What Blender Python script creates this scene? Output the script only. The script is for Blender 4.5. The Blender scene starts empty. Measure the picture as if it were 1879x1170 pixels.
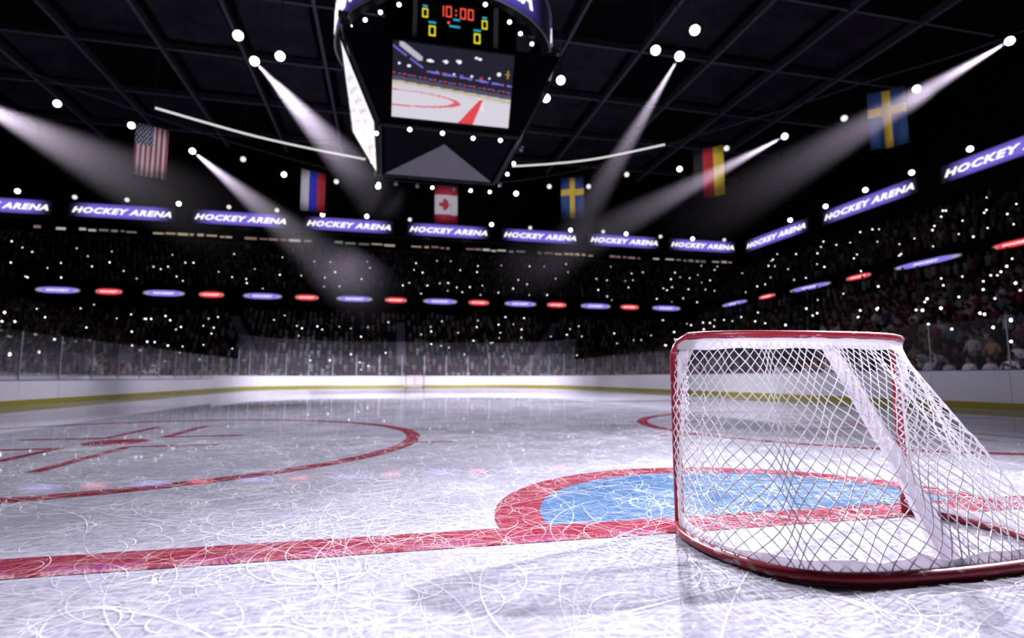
import bpy, bmesh, math, random
import numpy as np
from mathutils import Vector, Matrix, Euler
random.seed(7)
rng = np.random.default_rng(7)
SC = bpy.context.scene
COL = SC.collection
PI = math.pi
# ------------------------------------------------------------------ render look
SC.view_settings.view_transform = 'Standard'
SC.view_settings.look = 'None'
SC.view_settings.gamma = 1.0
SC.view_settings.use_curve_mapping = False
SC.view_settings.exposure = 0.0
cy = SC.cycles
cy.max_bounces = 6; cy.diffuse_bounces = 2; cy.glossy_bounces = 3
cy.transmission_bounces = 2; cy.transparent_max_bounces = 24; cy.volume_bounces = 0
cy.sample_clamp_indirect = 4.0
cy.use_denoising = True
cy.caustics_reflective = False; cy.caustics_refractive = False

# ------------------------------------------------------------------ helpers
class MB:
    """collects polygons; build() links them as one mesh object"""
    def __init__(s): s.v = []; s.f = []; s.m = []
    def add(s, verts, faces, mi=0):
        o = len(s.v); s.v += [tuple(p) for p in verts]
        s.f += [tuple(i + o for i in f) for f in faces]; s.m += [mi] * len(faces)
    def box(s, c, size, rot=None, mi=0):
        hx, hy, hz = (k / 2 for k in size); c = Vector(c)
        P = [Vector((x, y, z)) for x in (-hx, hx) for y in (-hy, hy) for z in (-hz, hz)]
        if rot is not None: P = [rot @ q for q in P]
        s.add([c + q for q in P], [(0,1,3,2),(4,6,7,5),(0,4,5,1),(2,3,7,6),(0,2,6,4),(1,5,7,3)], mi)
    def tube(s, pts, r, n=8, closed=False, mi=0, caps=True, flat=None):
        pts = [Vector(p) for p in pts]; N = len(pts); rings = []
        rr = r if isinstance(r, (list, tuple)) else [r] * N
        up = None
        for i in range(N):
            a = pts[(i-1) % N] if (closed or i > 0) else pts[i]
            b = pts[(i+1) % N] if (closed or i < N-1) else pts[i]
            t = (b - a).normalized()
            if up is None: up = Vector((0,0,1)) if abs(t.z) < .9 else Vector((0,1,0))
            x = t.cross(up)
            if x.length < 1e-4: x = t.cross(Vector((1,0.3,0)))
            x.normalize(); y = x.cross(t).normalized(); up = y
            fx, fy = flat if flat else (1, 1)
            rings.append([pts[i] + x*rr[i]*fx*math.cos(2*PI*k/n) + y*rr[i]*fy*math.sin(2*PI*k/n) for k in range(n)])
        V = [q for rg in rings for q in rg]; F = []
        for i in range(N if closed else N-1):
            j = (i+1) % N
            for k in range(n):
                F.append((i*n+k, i*n+(k+1) % n, j*n+(k+1) % n, j*n+k))
        if caps and not closed: F += [tuple(range(n))[::-1], tuple((N-1)*n+k for k in range(n))]
        s.add(V, F, mi)
    def lathe(s, prof, n=20, M=None, mi=0, cap=True):
        V = []; F = []
        for (r, z) in prof:
            for k in range(n):
                q = Vector((r*math.cos(2*PI*k/n), r*math.sin(2*PI*k/n), z))
                V.append(M @ q if M is not None else q)
        for i in range(len(prof)-1):
            for k in range(n):
                F.append((i*n+k, i*n+(k+1) % n, (i+1)*n+(k+1) % n, (i+1)*n+k))
        if cap: F += [tuple(range(n))[::-1], tuple((len(prof)-1)*n+k for k in range(n))]
        s.add(V, F, mi)
    def strip(s, A, B, mi=0, closed=False):
        n = len(A); V = list(A) + list(B)
        s.add(V, [(i, (i+1) % n, n+(i+1) % n, n+i) for i in range(n if closed else n-1)], mi)
    def build(s, name, mats, parent=None, smooth=False):
        me = bpy.data.meshes.new(name); me.from_pydata(s.v, [], s.f)
        for m in (mats if isinstance(mats, (list, tuple)) else [mats]): me.materials.append(m)
        if len(me.materials) > 1: me.polygons.foreach_set('material_index', s.m)
        if smooth: me.polygons.foreach_set('use_smooth', [True]*len(s.f))
        me.update()
        o = bpy.data.objects.new(name, me); COL.objects.link(o)
        if parent is not None: o.parent = parent
        return o

def empty(name, loc=(0,0,0), rot=(0,0,0)):
    o = bpy.data.objects.new(name, None); COL.objects.link(o)
    o.location = loc; o.rotation_euler = rot; o.empty_display_size = .3
    return o
def tag(o, label=None, cat=None, group=None, kind=None):
    if label: o['label'] = label
    if cat: o['category'] = cat
    if group: o['group'] = group
    if kind: o['kind'] = kind
    return o
def copy_tree(o, parent=None):
    c = o.copy(); COL.objects.link(c)
    if parent is not None: c.parent = parent; c.matrix_parent_inverse = o.matrix_parent_inverse.copy()
    for ch in KIDS.get(o.name, []): copy_tree(ch, c)
    return c
KIDS = {}
def kids_of(root):
    """remember a finished tree so that it can be copied cheaply"""
    KIDS.setdefault(root.name, [])
    for ch in [k for k in COL.objects if k.parent is root]:
        KIDS[root.name].append(ch); kids_of(ch)
ORD = ['first','second','third','fourth','fifth','sixth','seventh','eighth','ninth','tenth','eleventh','twelfth','thirteenth',
       'fourteenth','fifteenth','sixteenth','seventeenth','eighteenth','nineteenth','twentieth']

# ------------------------------------------------------------------ materials
def mat(name, col, rough=.5, metal=0., spec=.5, emis=None, estr=0., alpha=None):
    m = bpy.data.materials.new(name); m.use_nodes = True
    b = m.node_tree.nodes['Principled BSDF']
    b.inputs['Base Color'].default_value = (*col, 1); b.inputs['Roughness'].default_value = rough
    b.inputs['Metallic'].default_value = metal; b.inputs['Specular IOR Level'].default_value = spec
    if emis is not None:
        b.inputs['Emission Color'].default_value = (*emis, 1); b.inputs['Emission Strength'].default_value = estr
        m.cycles.emission_sampling = 'NONE'
    if alpha is not None: b.inputs['Alpha'].default_value = alpha
    return m
def noisy(m, scale, amt, col2, detail=4, lo=.35, hi=.65, coord='Object', rough2=None, sc3=None):
    """mixes a second colour into the base colour by a noise mask"""
    nt = m.node_tree; b = nt.nodes['Principled BSDF']
    tc = nt.nodes.new('ShaderNodeTexCoord'); n = nt.nodes.new('ShaderNodeTexNoise')
    n.inputs['Scale'].default_value = scale; n.inputs['Detail'].default_value = detail
    if sc3:
        mp = nt.nodes.new('ShaderNodeMapping'); mp.inputs['Scale'].default_value = sc3
        nt.links.new(tc.outputs[coord], mp.inputs['Vector']); nt.links.new(mp.outputs['Vector'], n.inputs['Vector'])
    else: nt.links.new(tc.outputs[coord], n.inputs['Vector'])
    mr = nt.nodes.new('ShaderNodeMapRange'); mr.inputs[1].default_value = lo; mr.inputs[2].default_value = hi
    mr.inputs[4].default_value = amt; nt.links.new(n.outputs['Fac'], mr.inputs[0])
    mx = nt.nodes.new('ShaderNodeMix'); mx.data_type = 'RGBA'
    mx.inputs['A'].default_value = b.inputs['Base Color'].default_value; mx.inputs['B'].default_value = (*col2, 1)
    nt.links.new(mr.outputs[0], mx.inputs['Factor']); nt.links.new(mx.outputs['Result'], b.inputs['Base Color'])
    return m
def attr_mat(name, emit=0., rough=.7, attr='Color'):
    m = mat(name, (0,0,0), rough)
    nt = m.node_tree; b = nt.nodes['Principled BSDF']
    a = nt.nodes.new('ShaderNodeAttribute'); a.attribute_name = attr
    if emit > 0:
        nt.links.new(a.outputs['Color'], b.inputs['Emission Color']); b.inputs['Emission Strength'].default_value = emit
        b.inputs['Base Color'].default_value = (.01,.01,.01,1); m.cycles.emission_sampling = 'NONE'
    else: nt.links.new(a.outputs['Color'], b.inputs['Base Color'])
    return m
def srgb(r, g, b):
    f = lambda c: (c/255/12.92) if c/255 <= .04045 else ((c/255+.055)/1.055)**2.4
    return (f(r), f(g), f(b))

M = {}
M['red'] = noisy(mat('red_paint', (.27,.011,.026), .38), 9, .9, (.42,.36,.40), 8, .60, .66, sc3=(1,1,3))
M['pad'] = noisy(mat('white_padding', (.82,.80,.84), .75), 6, .4, (.64,.62,.68), 5, .35, .7)
def translucent(m, f, c):
    nt = m.node_tree; b = nt.nodes['Principled BSDF']; o = nt.nodes['Material Output']; t = nt.nodes.new('ShaderNodeBsdfTranslucent'); t.inputs[0].default_value = (*c, 1)
    x = nt.nodes.new('ShaderNodeMixShader'); x.inputs[0].default_value = f
    nt.links.new(b.outputs[0], x.inputs[1]); nt.links.new(t.outputs[0], x.inputs[2]); nt.links.new(x.outputs[0], o.inputs[0])
translucent(M['pad'], .42, (.85,.82,.88))
M['cord'] = mat('white_cord', (.80,.78,.82), .7)
M['board'] = noisy(mat('white_board', (.62,.60,.66), .3), 1.2, .35, (.50,.48,.54), 5, .3, .7)
M['kick'] = mat('yellow_kick_plate', (.24,.21,.008), .45)
M['rail'] = mat('violet_rail', (.10,.09,.30), .4)
M['seam'] = mat('dark_seam', (.03,.03,.05), .5)
M['bench'] = noisy(mat('grey_screen', (.16,.15,.18), .4), 2, .5, (.11,.10,.13))
M['post'] = mat('grey_post', (.32,.32,.38), .4, .3)
M['dark'] = mat('black_metal', (.010,.011,.014), .6, spec=.2)
M['darker'] = mat('matt_black', (.004,.004,.0055), .9, spec=.02)
M['flange'] = mat('beam_flange', (.15,.15,.19), .5, spec=.2)
M['rimd'] = mat('dark_rim', (.012,.012,.015), .6, spec=.2)
M['metal'] = mat('grey_metal', (.22,.22,.25), .4, .6)
M['truss'] = mat('painted_steel', (.05,.05,.064), .6, spec=.2)
M['concrete'] = noisy(mat('dark_concrete', (.022,.021,.027), .9, spec=.1), .6, .6, (.012,.012,.016))
M['wall'] = mat('black_wall', (.007,.007,.009), .9, spec=.05)
M['ceil'] = mat('ceiling_deck', (.008,.008,.011), .9, spec=.05)
M['baffle'] = noisy(mat('ceiling_panel', (.055,.05,.068), .9, spec=.05), .4, .7, (.02,.02,.028))
M['lens'] = mat('lamp_lens', (.9,.95,1), .2, emis=(.86,.96,1.0), estr=12)
M['lens_dim'] = mat('dim_lamp_lens', (.8,.8,.82), .3, emis=(1,.98,.97), estr=.9)
M['lens2'] = mat('small_lamp_lens', (.9,.95,1), .2, emis=(.80,.95,1.0), estr=10)
M['phone'] = mat('phone_flash', (1,1,1), .3, emis=(1,.98,.98), estr=4)
M['rail_glow'] = mat('white_rail', (.8,.8,.8), .4, emis=(1,.98,.95), estr=.75)  # own glow stands in for lamplight on the ceiling's curved edge
M['letter'] = mat('lit_lettering', (.9,.88,.8), .4, emis=(1,.95,.86), estr=1.25)
M['glassp'] = None
def glass_mat(name, veil, colr=(.62,.60,.70)):
    m = bpy.data.materials.new(name); m.use_nodes = True; nt = m.node_tree; nt.nodes.clear()
    out = nt.nodes.new('ShaderNodeOutputMaterial'); tr = nt.nodes.new('ShaderNodeBsdfTransparent')
    df = nt.nodes.new('ShaderNodeBsdfDiffuse'); df.inputs[0].default_value = (*colr, 1)
    tl = nt.nodes.new('ShaderNodeBsdfTranslucent'); tl.inputs[0].default_value = (*colr, 1)
    gl = nt.nodes.new('ShaderNodeBsdfGlossy'); gl.inputs['Roughness'].default_value = .03
    lw = nt.nodes.new('ShaderNodeFresnel'); lw.inputs[0].default_value = 1.25
    ml = nt.nodes.new('ShaderNodeMath'); ml.operation = 'MULTIPLY'; ml.inputs[1].default_value = .35
    m0 = nt.nodes.new('ShaderNodeMixShader'); m0.inputs[0].default_value = .5
    m1 = nt.nodes.new('ShaderNodeMixShader'); m1.inputs[0].default_value = veil
    m2 = nt.nodes.new('ShaderNodeMixShader')
    L = nt.links.new
    L(df.outputs[0], m0.inputs[1]); L(tl.outputs[0], m0.inputs[2])
    L(tr.outputs[0], m1.inputs[1]); L(m0.outputs[0], m1.inputs[2])
    L(lw.outputs[0], ml.inputs[0]); L(ml.outputs[0], m2.inputs[0])
    L(m1.outputs[0], m2.inputs[1]); L(gl.outputs[0], m2.inputs[2]); L(m2.outputs[0], out.inputs[0])
    return m
M['glass'] = glass_mat('rink_glass', .035)
M['veil'] = glass_mat('fine_netting', .07)

# ice -----------------------------------------------------------------
def ice_mat(name, col, col_frost, fros=.6, ior=1.33, matt=.15):
    m = bpy.data.materials.new(name); m.use_nodes = True; nt = m.node_tree; L = nt.links.new
    b = nt.nodes['Principled BSDF']; tc = nt.nodes.new('ShaderNodeTexCoord')
    def noise(scale, det, sc3=(1,1,1), rot=0, dist=0.):
        mp = nt.nodes.new('ShaderNodeMapping'); mp.inputs['Scale'].default_value = sc3; mp.inputs['Rotation'].default_value = (0,0,rot)
        n = nt.nodes.new('ShaderNodeTexNoise'); n.inputs['Scale'].default_value = scale; n.inputs['Detail'].default_value = det
        n.inputs['Distortion'].default_value = dist
        L(tc.outputs['Object'], mp.inputs['Vector']); L(mp.outputs['Vector'], n.inputs['Vector']); return n.outputs['Fac']
    def rng_(x, a, c, d=1.):
        r = nt.nodes.new('ShaderNodeMapRange'); r.inputs[1].default_value = a; r.inputs[2].default_value = c; r.inputs[4].default_value = d
        L(x, r.inputs[0]); return r.outputs[0]
    def math_(op, a, c):
        q = nt.nodes.new('ShaderNodeMath'); q.operation = op
        for i, k in enumerate((a, c)):
            if isinstance(k, (int, float)): q.inputs[i].default_value = k
            else: L(k, q.inputs[i])
        return q.outputs[0]
    a = rng_(noise(22, 8, (.35,1.6,1), .35), .44, .66)
    c = rng_(noise(30, 6, (1.8,.3,1), -.5, .6), .5, .68)
    d = rng_(noise(1.1, 5), .3, .7)
    e = rng_(noise(85, 4, (.25,1.4,1), .1), .48, .64)
    f = math_('MAXIMUM', a, math_('MAXIMUM', c, e))
    f = math_('MULTIPLY', f, math_('ADD', .35, math_('MULTIPLY', d, .65)))
    f = math_('MULTIPLY', f, fros)
    mx = nt.nodes.new('ShaderNodeMix'); mx.data_type = 'RGBA'
    mx.inputs['A'].default_value = (*col, 1); mx.inputs['B'].default_value = (*col_frost, 1)
    L(f, mx.inputs['Factor']); L(mx.outputs['Result'], b.inputs['Base Color'])
    b.inputs['IOR'].default_value = ior
    L(math_('ADD', .018, math_('MULTIPLY', f, .03)), b.inputs['Roughness'])
    bp = nt.nodes.new('ShaderNodeBump'); bp.inputs['Strength'].default_value = .03; bp.inputs['Distance'].default_value = .0003
    L(math_('ADD', f, noise(6, 3)), bp.inputs['Height']); L(bp.outputs['Normal'], b.inputs['Normal'])
    df = nt.nodes.new('ShaderNodeBsdfDiffuse'); ms = nt.nodes.new('ShaderNodeMixShader')   # loose frost lying on the smooth ice
    L(mx.outputs['Result'], df.inputs['Color']); L(math_('ADD', matt*.75, math_('MULTIPLY', d, matt*.5)), ms.inputs[0])
    L(b.outputs[0], ms.inputs[1]); L(df.outputs[0], ms.inputs[2]); L(ms.outputs[0], nt.nodes['Material Output'].inputs['Surface'])
    return m
M['ice'] = ice_mat('ice', (.23,.23,.28), (.75,.74,.82), .58, 1.33, .16)
M['icered'] = ice_mat('ice_red_paint', (.205,.009,.026), (.60,.28,.34), .34, 2.0)
M['iceblue'] = ice_mat('ice_blue_paint', (.035,.095,.20), (.33,.44,.58), .42)
def scratch_mat():
    m = mat('frost_scratch', (.90,.90,.95), .6)
    nt = m.node_tree; L = nt.links.new; b = nt.nodes['Principled BSDF']
    tc = nt.nodes.new('ShaderNodeTexCoord'); n = nt.nodes.new('ShaderNodeTexNoise'); n.inputs['Scale'].default_value = 3.
    n.inputs['Detail'].default_value = 6
    L(tc.outputs['Object'], n.inputs['Vector'])
    r = nt.nodes.new('ShaderNodeMapRange'); r.inputs[1].default_value = .3; r.inputs[2].default_value = .7; r.inputs[3].default_value = .10; r.inputs[4].default_value = .72
    L(n.outputs['Fac'], r.inputs[0]); L(r.outputs[0], b.inputs['Alpha'])
    return m
M['scratch'] = scratch_mat()

# ------------------------------------------------------------------ camera
cd = bpy.data.cameras.new('camera'); cam = bpy.data.objects.new('camera', cd); COL.objects.link(cam); SC.camera = cam
CP = Vector((-2.7796, -3.3018, .9423))
cr = Vector((.974988, -.222256, -.000718)); cu = Vector((-.023038, -.104278, .994281)); cf = Vector((.221060, .969396, .106790))
Rm = Matrix((cr, cu, -cf)).transposed(); cam.matrix_world = Matrix.Translation(CP) @ Rm.to_4x4()
FPX = 1006.53
cd.sensor_width = 36; cd.lens = FPX * 36 / 1879; cd.clip_start = .05; cd.clip_end = 400
cd.dof.use_dof = True; cd.dof.focus_distance = 3.55; cd.dof.aperture_fstop = 1.15
def in_frame(p, margin=0):
    d = Vector(p) - CP; z = d.dot(cf)
    if z < .2: return None
    x = 939.5 + FPX*d.dot(cr)/z; y = 585 - FPX*d.dot(cu)/z
    return (x, y, z) if -margin < x < 1879+margin and -margin < y < 1170+margin else None
w = bpy.data.worlds.new('world'); SC.world = w; w.use_nodes = True
w.node_tree.nodes['Background'].inputs[0].default_value = (.02,.022,.032,1); w.node_tree.nodes['Background'].inputs[1].default_value = .35

# ------------------------------------------------------------------ rink outline
def rink_path(hw=15., y0=-4., y1=56., R=8.5, n=14):
    """left side from the near end, round the far end, back along the right side"""
    P = [(-hw, y0 + R)]
    for i in range(n+1):
        a = PI - PI/2*i/n; P.append((-hw+R + R*math.cos(a), y1-R + R*math.sin(a)))
    for i in range(n+1):
        a = PI/2 - PI/2*i/n; P.append((hw-R + R*math.cos(a), y1-R + R*math.sin(a)))
    P.append((hw, y0 + R)); return P
def resample(P, step):
    P = [Vector((*p, 0)) for p in P]; out = [P[0].copy()]; acc = 0.; nxt = step
    for a, b in zip(P[:-1], P[1:]):
        L = (b-a).length; t = 0
        while acc + L - 1e-9 > nxt:
            out.append(a.lerp(b, (nxt-acc)/L)); nxt += step
        acc += L
    out.append(P[-1].copy()); return out
full = rink_path()
# ice sheet (near end closed with its own rounded corners)
near = []
for i in range(15):
    a = -PI/2*i/14; near.append((6.5 + 8.5*math.cos(a), 4.5 + 8.5*math.sin(a)))
for i in range(15):
    a = -PI/2 - PI/2*i/14; near.append((-6.5 + 8.5*math.cos(a), 4.5 + 8.5*math.sin(a)))
outline = full + near[1:-1]
b = MB(); b.add([(x, y, 0) for x, y in outline], [tuple(range(len(outline)))[::-1]])
floor = tag(b.build('floor', M['ice']), 'scratched white ice sheet with red and blue painted markings', 'ice', kind='structure')
b = MB(); b.add([(-60,-14,-.03),(60,-14,-.03),(60,80,-.03),(-60,80,-.03)], [(0,1,2,3)])
tag(b.build('floor_2', M['concrete']), 'dark concrete floor around the ice', 'floor', kind='structure')

# ------------------------------------------------------------------ painted markings (parts of the ice)
def ring(cx, cy, r0, r1, a0=0, a1=2*PI, n=96, z=.003, name='faceoff_circle', m='icered'):
    q = MB(); A = [(cx+r0*math.cos(a0+(a1-a0)*i/n), cy+r0*math.sin(a0+(a1-a0)*i/n), z) for i in range(n+1)]
    B = [(cx+r1*math.cos(a0+(a1-a0)*i/n), cy+r1*math.sin(a0+(a1-a0)*i/n), z) for i in range(n+1)]
    q.strip(A, B); q.f = [f[::-1] for f in q.f]; return q.build(name, M[m], floor)
def rect(x0, y0, x1, y1, name, m='icered', z=.003):
    q = MB(); q.add([(x0,y0,z),(x1,y0,z),(x1,y1,z),(x0,y1,z)], [(0,1,2,3)]); return q.build(name, M[m], floor)
rect(-13.6, -.14, 13.6, .20, 'goal_line')
q = MB(); n = 48   # crease: blue half disc with a broad red border
def half(rx, ry, z): return [(-.08+rx*math.cos(PI*i/n), .2+ry*math.sin(PI*i/n), z) for i in range(n+1)]
q.add(half(1.68, 1.62, .003), [tuple(range(n+1))]); q.build('crease_fill', M['iceblue'], floor)
q = MB(); q.strip(half(1.66, 1.60, .004), half(1.98, 1.90, .004)); q.f = [f[::-1] for f in q.f]; q.build('crease_border', M['icered'], floor)
for sx in (-1, 1):
    cx = sx*6.55 + (-.1 if sx < 0 else 0.05)
    for cyy, far in ((6.05, 0), (45.9, 1)):
        ring(cx, cyy, 4.22, 4.44)
        q = MB(); q.add([(cx+.42*math.cos(2*PI*i/32), cyy+.42*math.sin(2*PI*i/32), .003) for i in range(32)], [tuple(range(32))]); q.build('faceoff_spot', M['icered'], floor)
        if not far:
            for ax in (-1, 1):
                for ay in (-1, 1):
                    x, y = cx+ax*.42, cyy+ay*.66
                    q = MB(); h = .07; zz = .003
                    q.add([(x-h, min(y-ay*h, y+ay*2.1), zz),(x+h, min(y-ay*h, y+ay*2.1), zz),(x+h, max(y-ay*h, y+ay*2.1), zz),(x-h, max(y-ay*h, y+ay*2.1), zz)], [(0,1,2,3)])
                    q.add([(min(x+ax*h, x+ax*1.15), y-h, zz),(max(x+ax*h, x+ax*1.15), y-h, zz),(max(x+ax*h, x+ax*1.15), y+h, zz),(min(x+ax*h, x+ax*1.15), y+h, zz)], [(0,1,2,3)])
                    q.build('faceoff_mark', M['icered'], floor)
            for ax in (-1, 1):
                for yy in (cyy-1., cyy+1.):
                    xa = cx+ax*4.30; xb = cx+ax*5.0; rect(min(xa,xb), yy-.045, max(xa,xb), yy+.045, 'hash_mark')
rect(-14.9, 17.2, 14.9, 17.42, 'centre_zone_line'); rect(-13.6, 51.8, 13.6, 52.1, 'goal_line')

# skate scratches: hundreds of thin curved grooves filled with snow, one uncountable mass
q = MB()
def arc(cx, cy, r, a0, a1, wd, n):
    A = []; B = []
    for i in range(n+1):
        a = a0+(a1-a0)*i/n; ww = wd*(.35+.65*math.sin(PI*min(max(i/n,.04),.96)))
        A.append((cx+(r-ww)*math.cos(a), cy+(r-ww)*math.sin(a), .006)); B.append((cx+(r+ww)*math.cos(a), cy+(r+ww)*math.sin(a), .006))
    q.strip(A, B)
for i in range(4300):
    u = random.random()
    if i < 620: x = random.uniform(-4.2, 1.2); y = random.uniform(-3.0, .6)
    elif i < 3600: x = random.uniform(-7, 3.5); y = random.uniform(-.5, 6)
    elif i < 4300: x = random.uniform(-11, 9); y = random.uniform(-1, 9)
    else: x = random.uniform(-3.5, .5); y = random.uniform(-3.0, 1.5)
    if u < .74: r = random.uniform(.08, .45); sp = random.uniform(1.0, 4.4)
    elif u < .95: r = random.uniform(.5, 1.8); sp = random.uniform(.5, 1.8)
    else: r = random.uniform(2, 9); sp = random.uniform(.15, .6)
    a0 = random.uniform(0, 2*PI)
    wd = random.choice((.0010,.0013,.0016,.002,.003)) * (1 if y < 4 else 1.3)
    am = a0+sp/2
    arc(x-r*math.cos(am), y-r*math.sin(am), r, a0, a0+sp, wd, max(6, int(sp*(6+r*2.5))))
tag(q.build('skate_scratches', M['scratch']), 'curling white skate scratches cut all over the ice', 'scratches', kind='stuff')
# ------------------------------------------------------------------ boards and glass
def sweep(q, P, d0, d1, z0, z1, mi=0):
    N = len(P); nor = []
    for i in range(N):
        t = (P[min(i+1,N-1)] - P[max(i-1,0)]).normalized(); nor.append(Vector((-t.y, t.x, 0)))
    secs = [[P[i]+nor[i]*d0+Vector((0,0,z0)), P[i]+nor[i]*d1+Vector((0,0,z0)), P[i]+nor[i]*d1+Vector((0,0,z1)), P[i]+nor[i]*d0+Vector((0,0,z1))] for i in range(N)]
    V = [v for s in secs for v in s]; F = []
    for i in range(N-1):
        for k in range(4): F.append((i*4+k, (i+1)*4+k, (i+1)*4+(k+1) % 4, i*4+(k+1) % 4))
    F += [(0,1,2,3), (4*N-1,4*N-2,4*N-3,4*N-4)]
    q.add(V, F, mi)
def cut(P, a, c):
    """piece of polyline P between arc lengths a and c"""
    out = []; acc = 0
    for p, n_ in zip(P[:-1], P[1:]):
        L = (n_-p).length
        for s in (a, c):
            pass
        s0, s1 = max(a-acc, 0), min(c-acc, L)
        if s1 > s0 - 1e-6 and s0 < L and s1 > 0:
            if not out: out.append(p.lerp(n_, s0/L))
            out.append(p.lerp(n_, s1/L))
        acc += L
    return out
def plen(P): return sum((b_-a_).length for a_, b_ in zip(P[:-1], P[1:]))
V2 = lambda L: [Vector((x, y, 0)) for x, y in L]
left_path = V2([(-15, 4.5), (-15, 47.5)])
end_path = V2(rink_path()[1:-1])
right_path = V2([(15, 47.5), (15, 2.0)])
HB = 1.16
def boards(path, label, glass_top, step=2.39, bench=None, glabel=None, post_r=.028, posts=True):
    root = tag(empty('rink_boards', path[0]), label, 'rink boards', kind='thing')
    off = path[0]; loc = [p - off for p in path]; T = plen(loc); n = round(T/step); st = T/n
    g = tag(empty('protective_glass', path[0]), glabel, 'glass screen', kind='thing')
    for i in range(n):
        seg = cut(loc, i*st+.006, (i+1)*st-.006); mid = path[0].y + (i+.5)*st if bench else 0
        top = .86 if bench and bench(mid) else HB
        q = MB(); sweep(q, seg, 0, .09, .2, top); q.build('board_panel', M['board'], root)
        if top < HB:
            q = MB(); sweep(q, seg, .14, .17, .86, 1.13); q.build('bench_screen', M['bench'], root)
            q = MB(); sweep(q, [seg[0], seg[0]+(seg[-1]-seg[0]).normalized()*.07], .12, .18, .86, 1.14); q.build('screen_post', M['rail'], root)
        q = MB(); sweep(q, seg, .035, .05, top+.036, glass_top); q.build('glass_panel', M['glass'], g)
        if posts:
            d = (seg[-1]-seg[0]).normalized(); nn = Vector((-d.y, d.x, 0)); c = seg[0]+nn*.05
            q = MB(); q.box((c.x, c.y, (top+.036+glass_top)/2), (post_r*2, post_r*2, glass_top-top-.036), Matrix.Rotation(math.atan2(d.y, d.x), 3, 'Z')); q.build('glass_post', M['post'], g)
    q = MB(); sweep(q, loc, -.012, .09, 0, .2); q.build('kick_plate', M['kick'], root)
    if bench:
        for a, c in ((0, 23), (24.8, 36), ): q = MB(); sweep(q, cut(loc, a, c), -.01, .10, .86, .895); q.build('top_rail', M['rail'], root)
    q = MB(); sweep(q, loc if not bench else cut(loc, 36, T), -.01, .10, HB, HB+.025); q.build('top_rail', M['rail'], root)
    q = MB(); sweep(q, loc, .035, .09, .02, .86 if bench else HB-.02); q.build('panel_seam_backing', M['seam'], root)
    return root
boards(left_path, 'white boards along the left side of the ice with grey bench screens on top', 2.55, bench=lambda y: not (27.3 < y < 28.9) and y < 40.4,
       glabel='clear glass screen on slim posts above the left side boards')
boards(end_path, 'white boards curving round the far end behind the far goal', 3.35, glabel='tall glass screen with slim posts above the far end boards')
boards(right_path, 'white boards along the right side of the ice behind the near net', 2.72, glabel='clear glass screen above the right side boards in front of the crowd', post_r=.016)
net = tag(empty('safety_netting', (0, 56.16, 0)), 'fine grey safety netting rising above the far end glass', 'netting')
np_ = [Vector((p.x+(.22*p.x/15), p.y-56.0, 0)) for p in end_path]
q = MB(); q.strip([p+Vector((0,0,1.25)) for p in np_], [p+Vector((0,0,4.68)) for p in np_]); q.build('netting', M['veil'], net)
q = MB(); q.tube([p+Vector((0,0,4.7)) for p in np_], .025); q.build('top_rope', M['truss'], net)

# ------------------------------------------------------------------ goals
def catmull(P, per=8):
    P = [Vector(p) for p in P]; out = []
    for i in range(len(P)-1):
        p0 = P[max(i-1,0)]; p1 = P[i]; p2 = P[i+1]; p3 = P[min(i+2, len(P)-1)]
        for k in range(per):
            t = k/per
            out.append(.5*((2*p1)+(p2-p0)*t+(2*p0-5*p1+4*p2-p3)*t*t+(3*p1-p0-3*p2+p3)*t**3))
    out.append(P[-1]); return out
class Curve:
    def __init__(s, P):
        s.P = P; s.L = [0]
        for a, c in zip(P[:-1], P[1:]): s.L.append(s.L[-1]+(c-a).length)
    def __call__(s, u):
        x = min(max(u, 0), 1)*s.L[-1]; import bisect
        i = min(max(bisect.bisect_right(s.L, x)-1, 0), len(s.P)-2)
        d = s.L[i+1]-s.L[i]; return s.P[i].lerp(s.P[i+1], (x-s.L[i])/d if d > 0 else 0)
ZT = 1.205
topc = [(-.87,0,ZT),(-.82,-.13,ZT),(-.68,-.26,ZT),(-.45,-.345,ZT),(-.2,-.38,ZT),(0,-.385,ZT),(.2,-.38,ZT),(.42,-.34,ZT),(.60,-.255,ZT),(.79,-.12,ZT),(.87,0,ZT)]
basec = [(-.87,0,.03),(-.955,-.17,.03),(-.985,-.42,.03),(-.955,-.66,.03),(-.87,-.86,.03),(-.72,-.99,.03),(-.48,-1.06,.03),(0,-1.085,.03),(.48,-1.06,.03),(.72,-.99,.03),(.87,-.86,.03),(.955,-.66,.03),(.985,-.42,.03),(.955,-.17,.03),(.87,0,.03)]
TC = Curve(catmull(topc)); BC = Curve(catmull(basec))
def surf(s, t, inset=0., rip=1.):
    a = TC(s); c = BC(s); p = a.lerp(c, t)
    p.z = (ZT-.02)*(1-t) + .045*t
    o = Vector((p.x*.9, p.y+.1, 0)); o = o.normalized() if o.length > .05 else Vector((0,-1,0))
    w_ = math.sin(PI*t)
    k = rip*(.020*math.sin(2*PI*s*7+.6)+.012*math.sin(2*PI*s*17+2*t))*w_ + .035*w_*math.sin(PI*s)*(1 if t > .5 else .6) - inset
    return p + o*k
def warp(s): return s + .011*math.sin(2*PI*s*4+2.2) + .005*math.sin(2*PI*s*9)
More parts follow.
